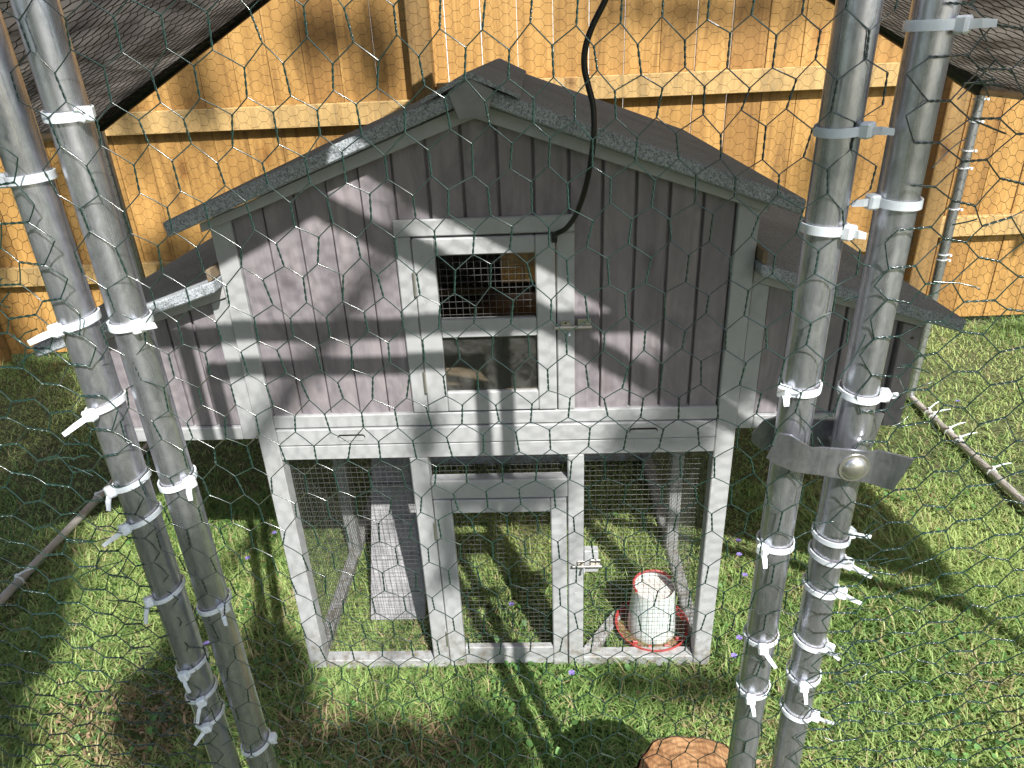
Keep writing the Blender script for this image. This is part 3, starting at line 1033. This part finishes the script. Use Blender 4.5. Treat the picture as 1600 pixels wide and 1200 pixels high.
rd = thing('run_door', 'netted door of the run between two upright pipes, closed', 'door', (0.04, YF, 0.03))
pipe('door_pole', (-0.2235, YF, 0.04), (-0.2235, YF, 1.620), PR, 'galv', rd)
pipe('door_pole', (0.3055, YF, 0.04), (0.3055, YF, 1.620), PR, 'galv', rd)
pipe('door_rail', (-0.2235, YF, 1.612), (0.3055, YF, 1.612), PR, 'galv', rd)
pipe('door_rail', (-0.2235, YF, 0.055), (0.3055, YF, 0.055), PR, 'galv', rd)
netting('wire_netting', rd, M['wire'], (-0.252, 0.338, 0.40, 1.68), lambda p: (p[:, 0] > -0.25) & (p[:, 0] < 0.333) & (p[:, 1] < 1.61),
        lambda u, v, h: np.stack([u, YF - PR - 0.003 + h, v], 1), 4, wire=0.00050, depth=0.0045, jitter=0.0024, warp=0.009)
netting('wire_netting', rd, M['wire'], (-0.252, 0.338, 0.04, 0.42), lambda p: (p[:, 0] > -0.25) & (p[:, 0] < 0.333) & (p[:, 1] < 0.41),
        lambda u, v, h: np.stack([u, YF - PR - 0.003 + h, v], 1), 4, wire=0.0007, twist=False)


def gable(x):
    return EAVE + (APEX_F - EAVE) * (1 - np.abs(x - XC) / (XR - XC))


netting('wire_netting', run, M['wire'], (XL, -0.244, 0.45, 1.9), lambda p: (p[:, 0] > XL) & (p[:, 0] < -0.243 + 0.006 * np.sin(p[:, 1] * 70)) & (p[:, 1] < gable(p[:, 0])) & (p[:, 1] > .45),
        lambda u, v, h: np.stack([u, YF - PR - 0.004 + h, v], 1), 21, wire=0.0006, turn=True, depth=0.008, jitter=0.003, warp=0.013)
netting('wire_netting', run, M['wire'], (0.33, XR, 0.45, 1.9), lambda p: (p[:, 0] > 0.338 + 0.006 * np.sin(p[:, 1] * 60)) & (p[:, 0] < XR) & (p[:, 1] < gable(p[:, 0])) & (p[:, 1] > .45),
        lambda u, v, h: np.stack([u, YF - PR - 0.004 + h, v], 1), 33, wire=0.0006, turn=True, depth=0.010, jitter=0.0036, warp=0.016)
for xa, xb, sd in ((XL, -0.244, 21), (0.338, XR, 33)):
    netting('wire_netting', run, M['wire'], (xa, xb, 0.0, 0.47), lambda p: (p[:, 0] > xa) & (p[:, 0] < xb) & (p[:, 1] < 0.46),
            lambda u, v, h: np.stack([u, YF - PR - 0.004 + h, v], 1), sd, wire=0.0007, turn=True, twist=False, warp=0.009)
# gable above the door
netting('wire_netting', run, M['wire'], (-0.3, 0.4, 1.70, 1.95), lambda p: (p[:, 1] < gable(p[:, 0])) & (p[:, 1] > 1.70),
        lambda u, v, h: np.stack([u, YF - PR - 0.004 + h, v], 1), 41, wire=0.0007, turn=True, twist=False)


def loose_ends(x0, z0, z1, n, side, seed):
    """cut ends of netting wire that stick out past the pipes"""
    rg = np.random.default_rng(seed)
    L = []
    for _ in range(n):
        a = np.array([x0 + rg.normal(0, .006), YF - 0.022 + rg.normal(0, .004), rg.uniform(z0, z1)])
        d = np.array([side * rg.uniform(0.3, 1), rg.uniform(-.5, .3), rg.uniform(-.8, .6)]); d /= np.linalg.norm(d)
        l = rg.uniform(.010, .034)
        k2 = rg.normal(0, .25, 3)
        L.append([a, a + d * l * .5, a + d * l * .85 + k2 * l * .3, a + d * l + k2 * l * .6])
    v, q = tubes_array(np.array(L), 0.00055, 4)
    return finish('wire_ends', array_mesh('wire_ends', v, q), M['wire'], run, kind='stuff')


loose_ends(-0.285, 0.66, 1.00, 34, -1, 3)
loose_ends(-0.29, 1.05, 1.36, 16, -1, 4)
loose_ends(0.375, 0.68, 1.02, 26, 1, 5)
loose_ends(0.373, 1.08, 1.37, 18, 1, 6)
loose_ends(0.318, 0.8, 1.30, 10, 1, 7)


def gable_r(x):
    return EAVE + (APEX_R - EAVE) * (1 - np.abs(x - XC) / (XR - XC))


netting('wire_netting', run, M['wire_far'], (XL, XR, 0.02, 2.0), lambda p: (p[:, 0] > XL) & (p[:, 0] < XR) & (p[:, 1] < gable_r(p[:, 0])),
        lambda u, v, h: np.stack([u, YR - 0.02 + h, v], 1), 51, wire=0.00042, turn=True, twist=False, depth=0.015, jitter=0.0028, warp=0.016, scale=1.2)
for x, sd in ((XL, 61), (XR, 71)):
    netting('wire_netting', run, M['wire_far'], (YF, YR, 0.02, EAVE), lambda p: (p[:, 0] > YF) & (p[:, 0] < YR) & (p[:, 1] < EAVE),
            lambda u, v, h, x=x: np.stack([x + h, u, v], 1), sd, wire=0.0006, turn=True, twist=False, depth=0.02, jitter=0.003, warp=0.012, scale=1.25)


def slope_lift(s, drop, extra=0.0):
    xe = XR if s > 0 else XL
    def f(u, v, h):                                  # u along y, v: 0 eave .. 1 ridge (metres along the slope)
        L = math.hypot(xe - XC, APEX_F - EAVE)
        k = v / L
        apex = APEX_F + (APEX_R - APEX_F) * (u - YF) / (YR - YF)
        g = np.clip((u - YF) / 0.9, 0, 1)
        x = xe + (XA + (XC - XA) * g - xe) * k
        e0 = EAVE if s < 0 else EAVE_F + (EAVE - EAVE_F) * g
        sag = -0.03 * np.sin(np.pi * np.clip(k, 0, 1)) * (0.6 + 0.4 * np.sin(u * 5.2) ** 2)
        z = e0 + (apex - e0) * k + drop + sag * (0.25 + 0.75 * g) + h
        return np.stack([x, u, z], 1)
    return f


SL = math.hypot(XR - XC, APEX_F - EAVE)
for s in (-1, 1):
    netting('wire_netting', run, M['wire_far'], (YF, YR, 0, SL), lambda p: (p[:, 0] > YF) & (p[:, 0] < YR) & (p[:, 1] > 0) & (p[:, 1] < SL),
            slope_lift(s, 0.0), 81 + s, wire=0.0009, turn=False, twist=False, depth=0.012, jitter=0.003, warp=0.012, scale=1.25)


def tarp(s, label):
    nu, nv = 60, 46
    u = np.linspace(YF + (0.056 if s > 0 else -0.004), YR + 0.03, nu); v = np.linspace(-0.02, SL * 1.0, nv)
    U, V = np.meshgrid(u, v, indexing='ij')
    p = np.stack([U.ravel(), V.ravel()], 1)
    h = 0.010 * smooth_noise(p, 5 + s, 7, 3)
    P = slope_lift(s, 0.017)(p[:, 0], p[:, 1], h)
    idx = np.arange(nu * nv).reshape(nu, nv)
    q = np.stack([idx[:-1, :-1], idx[:-1, 1:], idx[1:, 1:], idx[1:, :-1]], -1).reshape(-1, 4)
    me = array_mesh('shade_cloth', P, q)
    o = finish('shade_cloth', me, M['tarp'], None, True, None, (XC + s * 0.75, 0.3, 1.55))
    return tag(o, label, 'shade cloth', 'shade cloths over the roof of the run')


tarp(-1, 'dark taupe shade cloth over the left slope of the run roof')
tarp(1, 'taupe shade cloth over the right slope of the run roof, beyond the latch pipes')

# fork latch that clasps the two right hand poles
fl = thing('fork_latch', 'galvanised fork latch clasping the two pipes on the right', 'gate latch', (0.332, YF, 1.06))


def latch_plate(pts_top, pts_bot, th=0.0026):
    b = MB()
    n = len(pts_top)
    fr = [Vector(p) for p in pts_top]; lo = [Vector(p) for p in pts_bot]
    # normal per column from the path in plan
    vs, fs = [], []
    for i in range(n):
        t = (fr[min(i + 1, n - 1)] - fr[max(i - 1, 0)])
        nrm = Vector((t.y, -t.x, 0)).normalized() * th
        vs += [fr[i], lo[i], lo[i] + nrm, fr[i] + nrm]
    for i in range(n - 1):
        a, c = 4 * i, 4 * (i + 1)
        for k in range(4):
            fs.append((a + k, a + (k + 1) % 4, c + (k + 1) % 4, c + k))
    fs += [(0, 1, 2, 3), (4 * n - 1, 4 * n - 2, 4 * n - 3, 4 * n - 4)]
    b.add(vs, fs, 0)
    return b


yy = YF - PR - 0.004
top = [(0.2885, yy + 0.001, 1.0775), (0.296, yy - 0.005, 1.0790), (0.303, yy - 0.009, 1.0745), (0.312, yy - 0.007, 1.0680), (0.322, yy - 0.004, 1.0665), (0.340, yy - 0.004, 1.0645), (0.360, yy - 0.004, 1.0615), (0.366, yy - 0.006, 1.0640), (0.375, yy - 0.012, 1.0640), (0.387, yy - 0.020, 1.0640)]
bot = [(0.2825, yy + 0.004, 1.0530), (0.290, yy + 0.000, 1.0490), (0.300, yy - 0.004, 1.0455), (0.312, yy - 0.005, 1.0430), (0.322, yy - 0.004, 1.0410), (0.340, yy - 0.004, 1.0370), (0.360, yy - 0.004, 1.0330), (0.366, yy - 0.005, 1.0320), (0.373, yy - 0.009, 1.0310), (0.380, yy - 0.014, 1.0310)]
latch_plate(top, bot).build('front_fork', M['galv_plate'], fl, True)
yb = YF + PR + 0.006
latch_plate([(0.394, yb + 0.010, 1.066), (0.384, yb + 0.004, 1.068), (0.37, yb, 1.066), (0.35, yb, 1.066), (0.32, yb, 1.068), (0.30, yb, 1.071), (0.289, yb + 0.002, 1.066), (0.281, yb + 0.005, 1.052)],
            [(0.390, yb + 0.010, 1.034), (0.382, yb + 0.004, 1.030), (0.37, yb, 1.030), (0.35, yb, 1.030), (0.32, yb, 1.032), (0.30, yb, 1.036), (0.289, yb + 0.002, 1.038), (0.281, yb + 0.005, 1.044)]).build('rear_fork', M['galv_plate'], fl, True)
b = MB()
pts = [Vector((0.349, yy - 0.006 - 0.0065 * math.sin(t), 1.0475)) for t in np.linspace(0, math.pi / 2, 6)]
b.tube(pts, [0.0100 * math.cos(t) + 0.0004 for t in np.linspace(0, math.pi / 2, 6)], 18)
b.build('bolt_head', M['steel'], fl, True)
MB().tube([(0.349, yy - 0.0055, 1.0475), (0.349, yy - 0.0075, 1.0475)], 0.0125, 18).build('washer', M['steel'], fl, True)
MB().tube([(0.349, YF - 0.03, 1.0475), (0.349, yb + 0.01, 1.0475)], 0.004, 10).build('bolt_shank', M['steel'], fl, True)

# ------------------------------------------------------------------ white cable ties
POLE_X = dict(LO=-0.265, LI=-0.2235, RI=0.3055, RO=0.3535)
POLE_N = dict(LO='outer left pipe', LI='inner left pipe', RI='inner right pipe', RO='outer right pipe')
# pole, z, tilt, head angle (deg from the front, + to the right), tail (dx, dz), width
TIES = [
    ('LO', 1.294, 0.06, -75, (-0.020, -0.004), 0.0068), ('LO', 1.184, 0.20, -28, (-0.026, -0.007), 0.0068),
    ('LO', 1.110, 0.30, -12, (-0.030, -0.016), 0.0062), ('LO', 1.034, 0.26, -42, (-0.002, -0.018), 0.0055),
    ('LO', 0.995, 0.34, -34, (-0.026, -0.014), 0.0055), ('LO', 0.908, 0.36, -52, (-0.006, -0.026), 0.0052),
    ('LO', 0.813, 0.30, 0, (0.008, -0.018), 0.0050), ('LO', 0.772, 0.24, 24, (-0.008, -0.028), 0.0050),
    ('LO', 0.735, 0.34, 14, (-0.018, -0.020), 0.0050),
    ('LI', 1.335, 0.00, 62, (0.010, 0.001), 0.0072), ('LI', 1.182, 0.06, 44, (0.026, 0.007), 0.0072),
    ('LI', 1.034, 0.16, 58, (0.002, -0.016), 0.0062), ('LI', 0.892, 0.20, 52, (0.003, -0.018), 0.0055), ('LI', 0.690, 0.22, 96, (0.004, -0.008), 0.0060),
    ('RI', 1.305, 0.07, 42, (0.020, 0.001), 0.0068), ('RI', 1.238, -0.04, 40, (0.012, 0.001), 0.0072),
    ('RI', 1.111, 0.02, -56, (0.000, -0.010), 0.0066), ('RI', 0.955, 0.00, -52, (0.002, -0.018), 0.0058),
    ('RI', 0.842, 0.10, -10, (0.016, -0.020), 0.0052), ('RI', 0.773, 0.10, -22, (0.004, -0.018), 0.0052),
    ('RO', 1.366, 0.00, 40, (0.022, 0.002), 0.0072), ('RO', 1.255, -0.05, -82, (-0.020, 0.001), 0.0068),
    ('RO', 1.104, -0.08, 74, (0.014, 0.003), 0.0064), ('RO', 0.962, -0.12, 100, (0.026, -0.004), 0.0054),
    ('RO', 0.940, -0.22, 54, (0.026, -0.010), 0.0056), ('RO', 0.903, -0.16, 62, (0.022, -0.006), 0.0054),
    ('RO', 0.836, -0.18, 52, (0.010, -0.006), 0.0052), ('RO', 0.790, 0.05, -18, (0.002, -0.018), 0.0050),
    ('RO', 0.738, -0.16, 66, (0.022, 0.001), 0.0052),
]
ORD = ['topmost', 'second from top', 'third from top', 'fourth from top', 'fifth from top', 'sixth from top', 'seventh from top', 'eighth from top', 'lowest visible']


def ring_band(c, R, w, th, tilt, n=26, yt=0.0):
    b = MB()
    rings = []
    for k in range(n):
        a = 2 * math.pi * k / n
        x, y = math.sin(a), -math.cos(a)
        zz = c[2] + tilt * R * x + yt * R * y
        rings.append([b.bm.verts.new((c[0] + (R + dr) * x, c[1] + (R + dr) * y, zz + dz)) for dr, dz in ((0, -w / 2), (th, -w / 2), (th, w / 2), (0, w / 2))])
    for k in range(n):
        a, d = rings[k], rings[(k + 1) % n]
        for j in range(4):
            b.bm.faces.new((a[j], a[(j + 1) % 4], d[(j + 1) % 4], d[j]))
    return b


count = {}
for pole, z, tilt, ha, (tx, tz), w in TIES:
    k = count.get(pole, 0)
    count[pole] = k + 1
    n_on = sum(1 for t in TIES if t[0] == pole)
    od = ORD[-1] if k == n_on - 1 else ORD[k]
    way = 'tail pointing right' if tx > 0.009 else ('tail pointing left' if tx < -0.009 else 'tail pointing down')
    px = POLE_X[pole]
    t = thing('cable_tie', f'white cable tie, {od} on the {POLE_N[pole]}, {way}', 'cable tie', (px, YF, z), 'white cable ties on the front pipes')
    R = PR + 0.0012
    ring_band((px, YF, z), R, w * 0.9, 0.0013, tilt, yt=random.uniform(0.0, 0.12)).build('strap', M['tie'], t, True)
    a = math.radians(ha)
    hx, hy = px + (R + 0.0032) * math.sin(a), YF - (R + 0.0032) * math.cos(a)
    hz = z + tilt * R * math.sin(a) - 0.05 * R * math.cos(a)
    b = MB(); hs = 0.0046 + 0.18 * (w - 0.005)
    b.box(-hs, hs, -0.0040, 0.0040, -hs * 1.05, hs * 1.05, 0.0014)
    rot = Matrix.Rotation(a, 4, 'Z') @ Matrix.Rotation(-math.atan(tilt) * 0.8, 4, 'Y')
    b.bm.transform(Matrix.Translation((hx, hy, hz)) @ rot)
    b.build('head', M['tie'], t)
    # tail
    tx, tz = tx * 0.72, tz * 0.72
    e = Vector((hx + tx, hy - 0.004 + (0.003 if abs(ha) > 70 else -0.004), hz + tz))
    s0 = Vector((hx, hy - 0.0015, hz))
    d = (e - s0); nn = d.normalized()
    side = Vector((0, -1, 0)).cross(nn).normalized()
    th = nn.cross(side) * 0.0006
    hw = w * 0.38
    b = MB()
    ring = []
    for f, ww in ((0, hw), (0.5, hw), (1.0, hw * 0.8)):
        c = s0 + d * f + Vector((0, -0.0015 * math.sin(f * 3.1), -0.0015 * f * f))
        ring.append([c - side * ww - th, c + side * ww - th, c + side * ww + th, c - side * ww + th])
    vs = [p for r in ring for p in r]
    fs = [(0, 1, 2, 3), (11, 10, 9, 8)] + [(4 * i + j, 4 * i + (j + 1) % 4, 4 * i + 4 + (j + 1) % 4, 4 * i + 4 + j) for i in range(2) for j in range(4)]
    b.add(vs, fs, 0).build('tail', M['tie'], t)

# slim ties on the rear post and on the base rails
PT = [1.137, 1.066, 0.972, 0.914, 0.772, 0.606, 0.587]
for k, z in enumerate(PT):
    t = thing('cable_tie', f'slim white cable tie, {ORD[k] if k < 6 else "lowest of seven"} on the right rear post', 'cable tie', (XR, YR, z), 'slim ties on the right rear post')
    ring_band((XR, YR, z), 0.0188, 0.0045, 0.0013, random.uniform(-.1, .1), 16).build('strap', M['tie'], t, True)
    MB().box(XR + 0.012, XR + 0.020, YR - 0.026, YR - 0.017, z - 0.004, z + 0.004, 0.001).build('head', M['tie'], t)
BT = [(XR, 1.188), (XR, 1.152), (XR, 1.039), (XR, 0.971), (XR, 0.771), (XL, 0.31), (XL, 0.72)]
BN = ['farthest along the right base rail', 'second farthest along the right base rail', 'third along the right base rail, by the nest box', 'fourth along the right base rail', 'nearest along the right base rail', 'nearest on the left base rail', 'farther up the left base rail']
for (x, y), nm in zip(BT, BN):
    t = thing('cable_tie', f'white cable tie with loose tail, {nm}', 'cable tie', (x, y, 0.018), 'ties along the base rails')
    b = ring_band((0, 0, 0), 0.014, 0.006, 0.0015, 0.1, 16)
    b.bm.transform(Matrix.Translation((x, y, 0.018)) @ Matrix.Rotation(math.pi / 2, 4, 'X'))
    b.build('strap', M['tie'], t, True)
    MB().box(x - 0.005, x + 0.005, y - 0.005, y + 0.005, 0.034, 0.043, 0.001).build('head', M['tie'], t)
    a = random.uniform(-0.6, 0.6)
    MB().tube([(x, y, 0.04), (x + 0.03 * math.cos(a), y + 0.03 * math.sin(a), 0.052), (x + 0.055 * math.cos(a), y + 0.055 * math.sin(a), 0.056)], [0.0028, 0.0026, 0.0015], 5).build('tail', M['tie'], t)

# ------------------------------------------------------------------ black power cable
cp = [(0.127, -0.010, 1.058), (0.133, -0.018, 1.066), (0.149, -0.030, 1.078), (0.166, -0.055, 1.110), (0.180, -0.085, 1.165), (0.188, -0.10, 1.225), (0.188, -0.10, 1.273),
      (0.180, -0.10, 1.305), (0.174, -0.10, 1.330), (0.175, -0.10, 1.355), (0.185, -0.10, 1.384), (0.205, -0.10, 1.420), (0.235, -0.10, 1.48), (0.245, -0.09, 1.62), (0.20, -0.05, 1.80), (0.10, 0.0, 1.93)]


cable = thing('power_cable', 'black cable hanging from the run roof into the top corner of the coop door', 'cable', (0.127, -0.01, 1.058))
MB().tube(spline(cp), 0.0046, 10).build('sheath', M['black'], cable, True)
MB().box(0.1235, 0.1335, -0.012, -0.0035, 1.048, 1.064, 0.0015).build('cable_clip', M['black'], cable)

# ------------------------------------------------------------------ wood stump
ST = (0.333, -0.522)
stump = thing('wood_stump', 'round wood stump with a fresh orange sawn top, beside the right pipes', 'stump', (*ST, 0))
b = MB()
S = 64
prof = []
for z, k in ((-0.01, 1.06), (0.05, 1.03), (0.18, 1.0), (0.285, 1.0), (0.298, 0.985)):
    ring = []
    for i in range(S):
        a = 2 * math.pi * i / S
        r = 0.108 * k * (1 + 0.035 * math.sin(3 * a + 1) + 0.02 * math.sin(7 * a) + 0.014 * math.sin(17 * a + z * 9) + random.uniform(-.012, .012))
        ring.append(b.bm.verts.new((ST[0] + r * math.cos(a), ST[1] + r * math.sin(a), z)))
    prof.append(ring)
for p, q in zip(prof, prof[1:]):
    for i in range(S):
        b.bm.faces.new((p[i], p[(i + 1) % S], q[(i + 1) % S], q[i]))
toploop = [tuple(v.co) for v in prof[-1]]
b.build('bark', M['bark'], stump, True)
b = MB()
vs = [(ST[0] + (x - ST[0]) * .965, ST[1] + (y - ST[1]) * .965, 0.2995) for x, y, z in toploop]
vs2 = [(x, y, 0.28) for x, y, z in vs]
b.add(vs + vs2, [tuple(range(S))] + [(i, S + i, S + (i + 1) % S, (i + 1) % S) for i in range(S)], 0)
b.build('cut_face', M['endgrain'], stump)

# ------------------------------------------------------------------ violets, clover, leaf litter, grass
FLW = [(-0.722, 0.46, 'left of the coop, the one farthest up the shade'), (-0.754, 0.331, 'left of the coop beside the lit grass'), (-0.746, 0.024, 'between the left pipes low down'),
       (0.152, -0.085, 'in front of the coop sill'), (0.653, 0.389, 'right of the coop, farthest back'), (0.640, 0.330, 'right of the coop, second back'), (0.633, 0.246, 'right of the coop behind the pipe'),
       (0.533, -0.03, 'right of the coop corner, nearest'), (0.556, 0.015, 'beside the front right leg'), (0.008, 0.143, 'seen through the run door'), (-0.945, 0.435, 'behind the left pipes'),
       (-1.198, 0.52, 'at the left near the base rail'), (1.70, 1.20, 'out beyond the right base rail')]
for i, (x, y, wh) in enumerate(FLW):
    f = thing('violet', f'small purple violet flower {wh}', 'flower', (x, y, 0), 'violets in the lawn')
    z = 0.058 + random.uniform(0, .015)
    MB().tube([(x + .006, y + .004, 0), (x + .003, y, z * .6), (x, y, z)], 0.0011, 5).build('stem', M['clover'] if False else M['leaf'], f)
    b = MB()
    a0 = random.uniform(0, 6.28)
    for k in range(5):
        a = a0 + k * 2 * math.pi / 5
        r = 0.0085
        c, s = math.cos(a), math.sin(a)
        b.add([(x, y, z), (x + r * .6 * c - .0045 * s, y + r * .6 * s + .0045 * c, z + .003), (x + r * c, y + r * s, z + .001), (x + r * .6 * c + .0045 * s, y + r * .6 * s - .0045 * c, z + .003)], [(0, 1, 2, 3)])
    b.build('petals', M['petal'], f)


def fld(p, seed, f):
    return smooth_noise(p, seed, f, 2)


SOIL = [(-0.20, -0.24, 0.17, 0.10), (-0.89, -0.16, 0.20, 0.12), (-0.42, -0.17, 0.12, 0.08), (0.46, -0.33, 0.12, 0.10)]


def bare(p):
    o = np.zeros(len(p))
    for x, y, a, b_ in SOIL:
        o = np.maximum(o, np.clip(1.25 - ((p[:, 0] - x) / a) ** 2 - ((p[:, 1] - y) / b_) ** 2, 0, 1))
    return o


def scatter(n, x0, x1, y0, y1, seed):
    rg = np.random.default_rng(seed)
    return np.stack([rg.uniform(x0, x1, n), rg.uniform(y0, y1, n)], 1)


def set_tint(me, tint_per_vert):
    at = me.attributes.new('tint', 'FLOAT_COLOR', 'POINT')
    c = np.ones((len(me.vertices), 4), np.float32)
    c[:, :3] = tint_per_vert
    at.data.foreach_set('color', c.ravel())


def grass():
    rg = np.random.default_rng(5)
    p = np.concatenate([scatter(145000, -1.35, 1.55, -0.50, 0.75, 1), scatter(95000, -2.9, 2.7, 0.3, 2.12, 2), scatter(14000, -1.9, -1.2, -0.3, 0.6, 3), scatter(9000, -2.9, 2.9, 2.13, 2.5, 8), scatter(26000, -2.6, 2.8, -3.4, -0.5, 9)])
    keep = rg.uniform(size=len(p)) > 0.38 * bare(p)
    keep &= rg.uniform(size=len(p)) < 0.78 + 0.35 * fld(p, 2, 14)
    keep &= ((p[:, 0] - ST[0]) ** 2 + (p[:, 1] - ST[1]) ** 2) > 0.112 ** 2
    for s in (-1, 1):
        keep &= ~((np.abs(p[:, 0] - s * 0.467) < 0.022) & (np.abs(p[:, 1] - 0.018) < 0.022))
    p = p[keep]
    n = len(p)
    tall = np.clip(0.62 + 0.45 * fld(p, 7, 7), 0.3, 1.2)
    near_fence = np.exp(-np.abs(p[:, 1] - 2.06) / 0.05)
    L = (0.036 + 0.066 * rg.uniform(size=n) ** 1.3) * tall + 0.08 * near_fence * rg.uniform(size=n)
    az = rg.uniform(0, 2 * np.pi, n) + 0.9 * fld(p, 12, 8)
    lean = rg.uniform(0.7, 2.6, n)
    curl = rg.uniform(0.3, 1.3, n)
    w = rg.uniform(0.0008, 0.0019, n)
    d = np.stack([np.cos(az), np.sin(az)], 1)
    sd = np.stack([-d[:, 1], d[:, 0]], 1)
    pos = np.concatenate([p, np.full((n, 1), -0.006)], 1)
    V = np.zeros((n, 7, 3)); ang = lean * 0.45
    cur = pos.copy()
    for k, (f, ww) in enumerate(((0, 1.0), (1 / 3, 1.0), (2 / 3, 0.75))):
        V[:, 2 * k, :2] = cur[:, :2] + sd * (w * ww)[:, None]; V[:, 2 * k, 2] = cur[:, 2]
        V[:, 2 * k + 1, :2] = cur[:, :2] - sd * (w * ww)[:, None]; V[:, 2 * k + 1, 2] = cur[:, 2]
        stp = L / 3
        cur = cur.copy()
        cur[:, :2] += d * (np.sin(ang) * stp)[:, None]
        cur[:, 2] += np.cos(ang) * stp
        ang = ang + curl * 0.62
    cur[:, 2] = np.maximum(cur[:, 2], 0.003)
    V[:, 6] = cur
    base = (np.arange(n) * 7)[:, None]
    q = np.concatenate([base + np.array([[0, 1, 3, 2]]), base + np.array([[2, 3, 5, 4]])])
    t = base + np.array([[4, 5, 6]])
    me = array_mesh('grass', V.reshape(-1, 3), q, t)
    g = np.array([0.22, 0.375, 0.11]); yl = np.array([0.53, 0.64, 0.24]); straw = np.array([0.60, 0.52, 0.29]); dk = np.array([0.09, 0.18, 0.05])
    m = np.clip(0.5 + 0.7 * fld(p, 21, 5) + rg.normal(0, .25, n), 0, 1)[:, None]
    c = g * (1 - m) + yl * m
    r = rg.uniform(size=n)
    straw_p = 0.09 + 0.28 * np.clip(fld(p, 31, 9), 0, 1) + 0.38 * bare(p)
    c = np.where((r < straw_p)[:, None], straw * rg.uniform(0.6, 1.1, n)[:, None], c)
    c = np.where((r > 0.86)[:, None], dk, c)
    set_tint(me, np.repeat(c, 7, axis=0))
    o = finish('grass', me, M['grass'], kind='stuff')
    tag(o, 'tufted yellow green lawn grass round and inside the coop', 'grass')


grass()


def leaves(name, p, size, tint, mat, label, cat, z0, tilt, lobes):
    rg = np.random.default_rng(len(p))
    n = len(p)
    K = 7
    az = rg.uniform(0, 6.28, n)
    sz = size * rg.uniform(0.6, 1.3, n)
    ring = np.linspace(0, 2 * np.pi, K, endpoint=False)
    rad = np.array(lobes)
    lx = np.cos(ring) * rad; ly = np.sin(ring) * rad
    tx = rg.normal(0, tilt, n); ty = rg.normal(0, tilt, n)
    V = np.zeros((n, K + 1, 3))
    ca, sa = np.cos(az), np.sin(az)
    X = (lx[None] * ca[:, None] - ly[None] * sa[:, None]) * sz[:, None]
    Y = (lx[None] * sa[:, None] + ly[None] * ca[:, None]) * sz[:, None]
    zz = z0[:, None] + X * tx[:, None] + Y * ty[:, None] + 0.12 * sz[:, None]
    V[:, :K, 0] = p[:, :1] + X; V[:, :K, 1] = p[:, 1:2] + Y; V[:, :K, 2] = zz
    V[:, K, :2] = p; V[:, K, 2] = z0
    b0 = (np.arange(n) * (K + 1))[:, None]
    t = np.concatenate([b0 + np.array([[K, k, (k + 1) % K]]) for k in range(K)])
    V[:, :, 2] = np.maximum(V[:, :, 2], 0.002)
    me = array_mesh(name, V.reshape(-1, 3), None, t)
    set_tint(me, np.repeat(tint, K + 1, axis=0))
    o = finish(name, me, mat, kind='stuff')
    tag(o, label, cat)


rg = np.random.default_rng(77)
p = np.concatenate([scatter(5200, -1.3, 1.6, -0.5, 0.7, 14), scatter(1500, 0.4, 2.2, -0.3, 1.8, 15)])
p = p[rg.uniform(size=len(p)) < np.clip(0.05 + 0.9 * fld(p, 41, 6), 0.03, 1)]
tint = np.array([0.10, 0.21, 0.06]) * rg.uniform(0.6, 1.5, (len(p), 1)) * np.array([1, 1, 1])
leaves('ground_clover', p, 0.0064, tint, M['clover'], 'round leaved clover and weeds spread through the lawn', 'clover', 0.014 + 0.016 * rg.uniform(size=len(p)), 0.35, [1, .95, 1, 1, .95, 1, .7])
# leaf litter on the bare patches
q = scatter(9000, -1.3, 0.75, -0.5, 0.1, 16)
q = q[rg.uniform(size=len(q)) < 0.85 * bare(q) + 0.01]
tint = np.array([0.27, 0.185, 0.115]) * rg.uniform(0.35, 1.5, (len(q), 1))
leaves('leaf_litter', q, 0.006, tint, M['litter'], 'dry brown leaf litter on the bare patches in the foreground lawn', 'leaf litter', 0.004 + 0.012 * rg.uniform(size=len(q)), 0.6, [1.4, .6, .45, .5, 1.1, .5, .45])
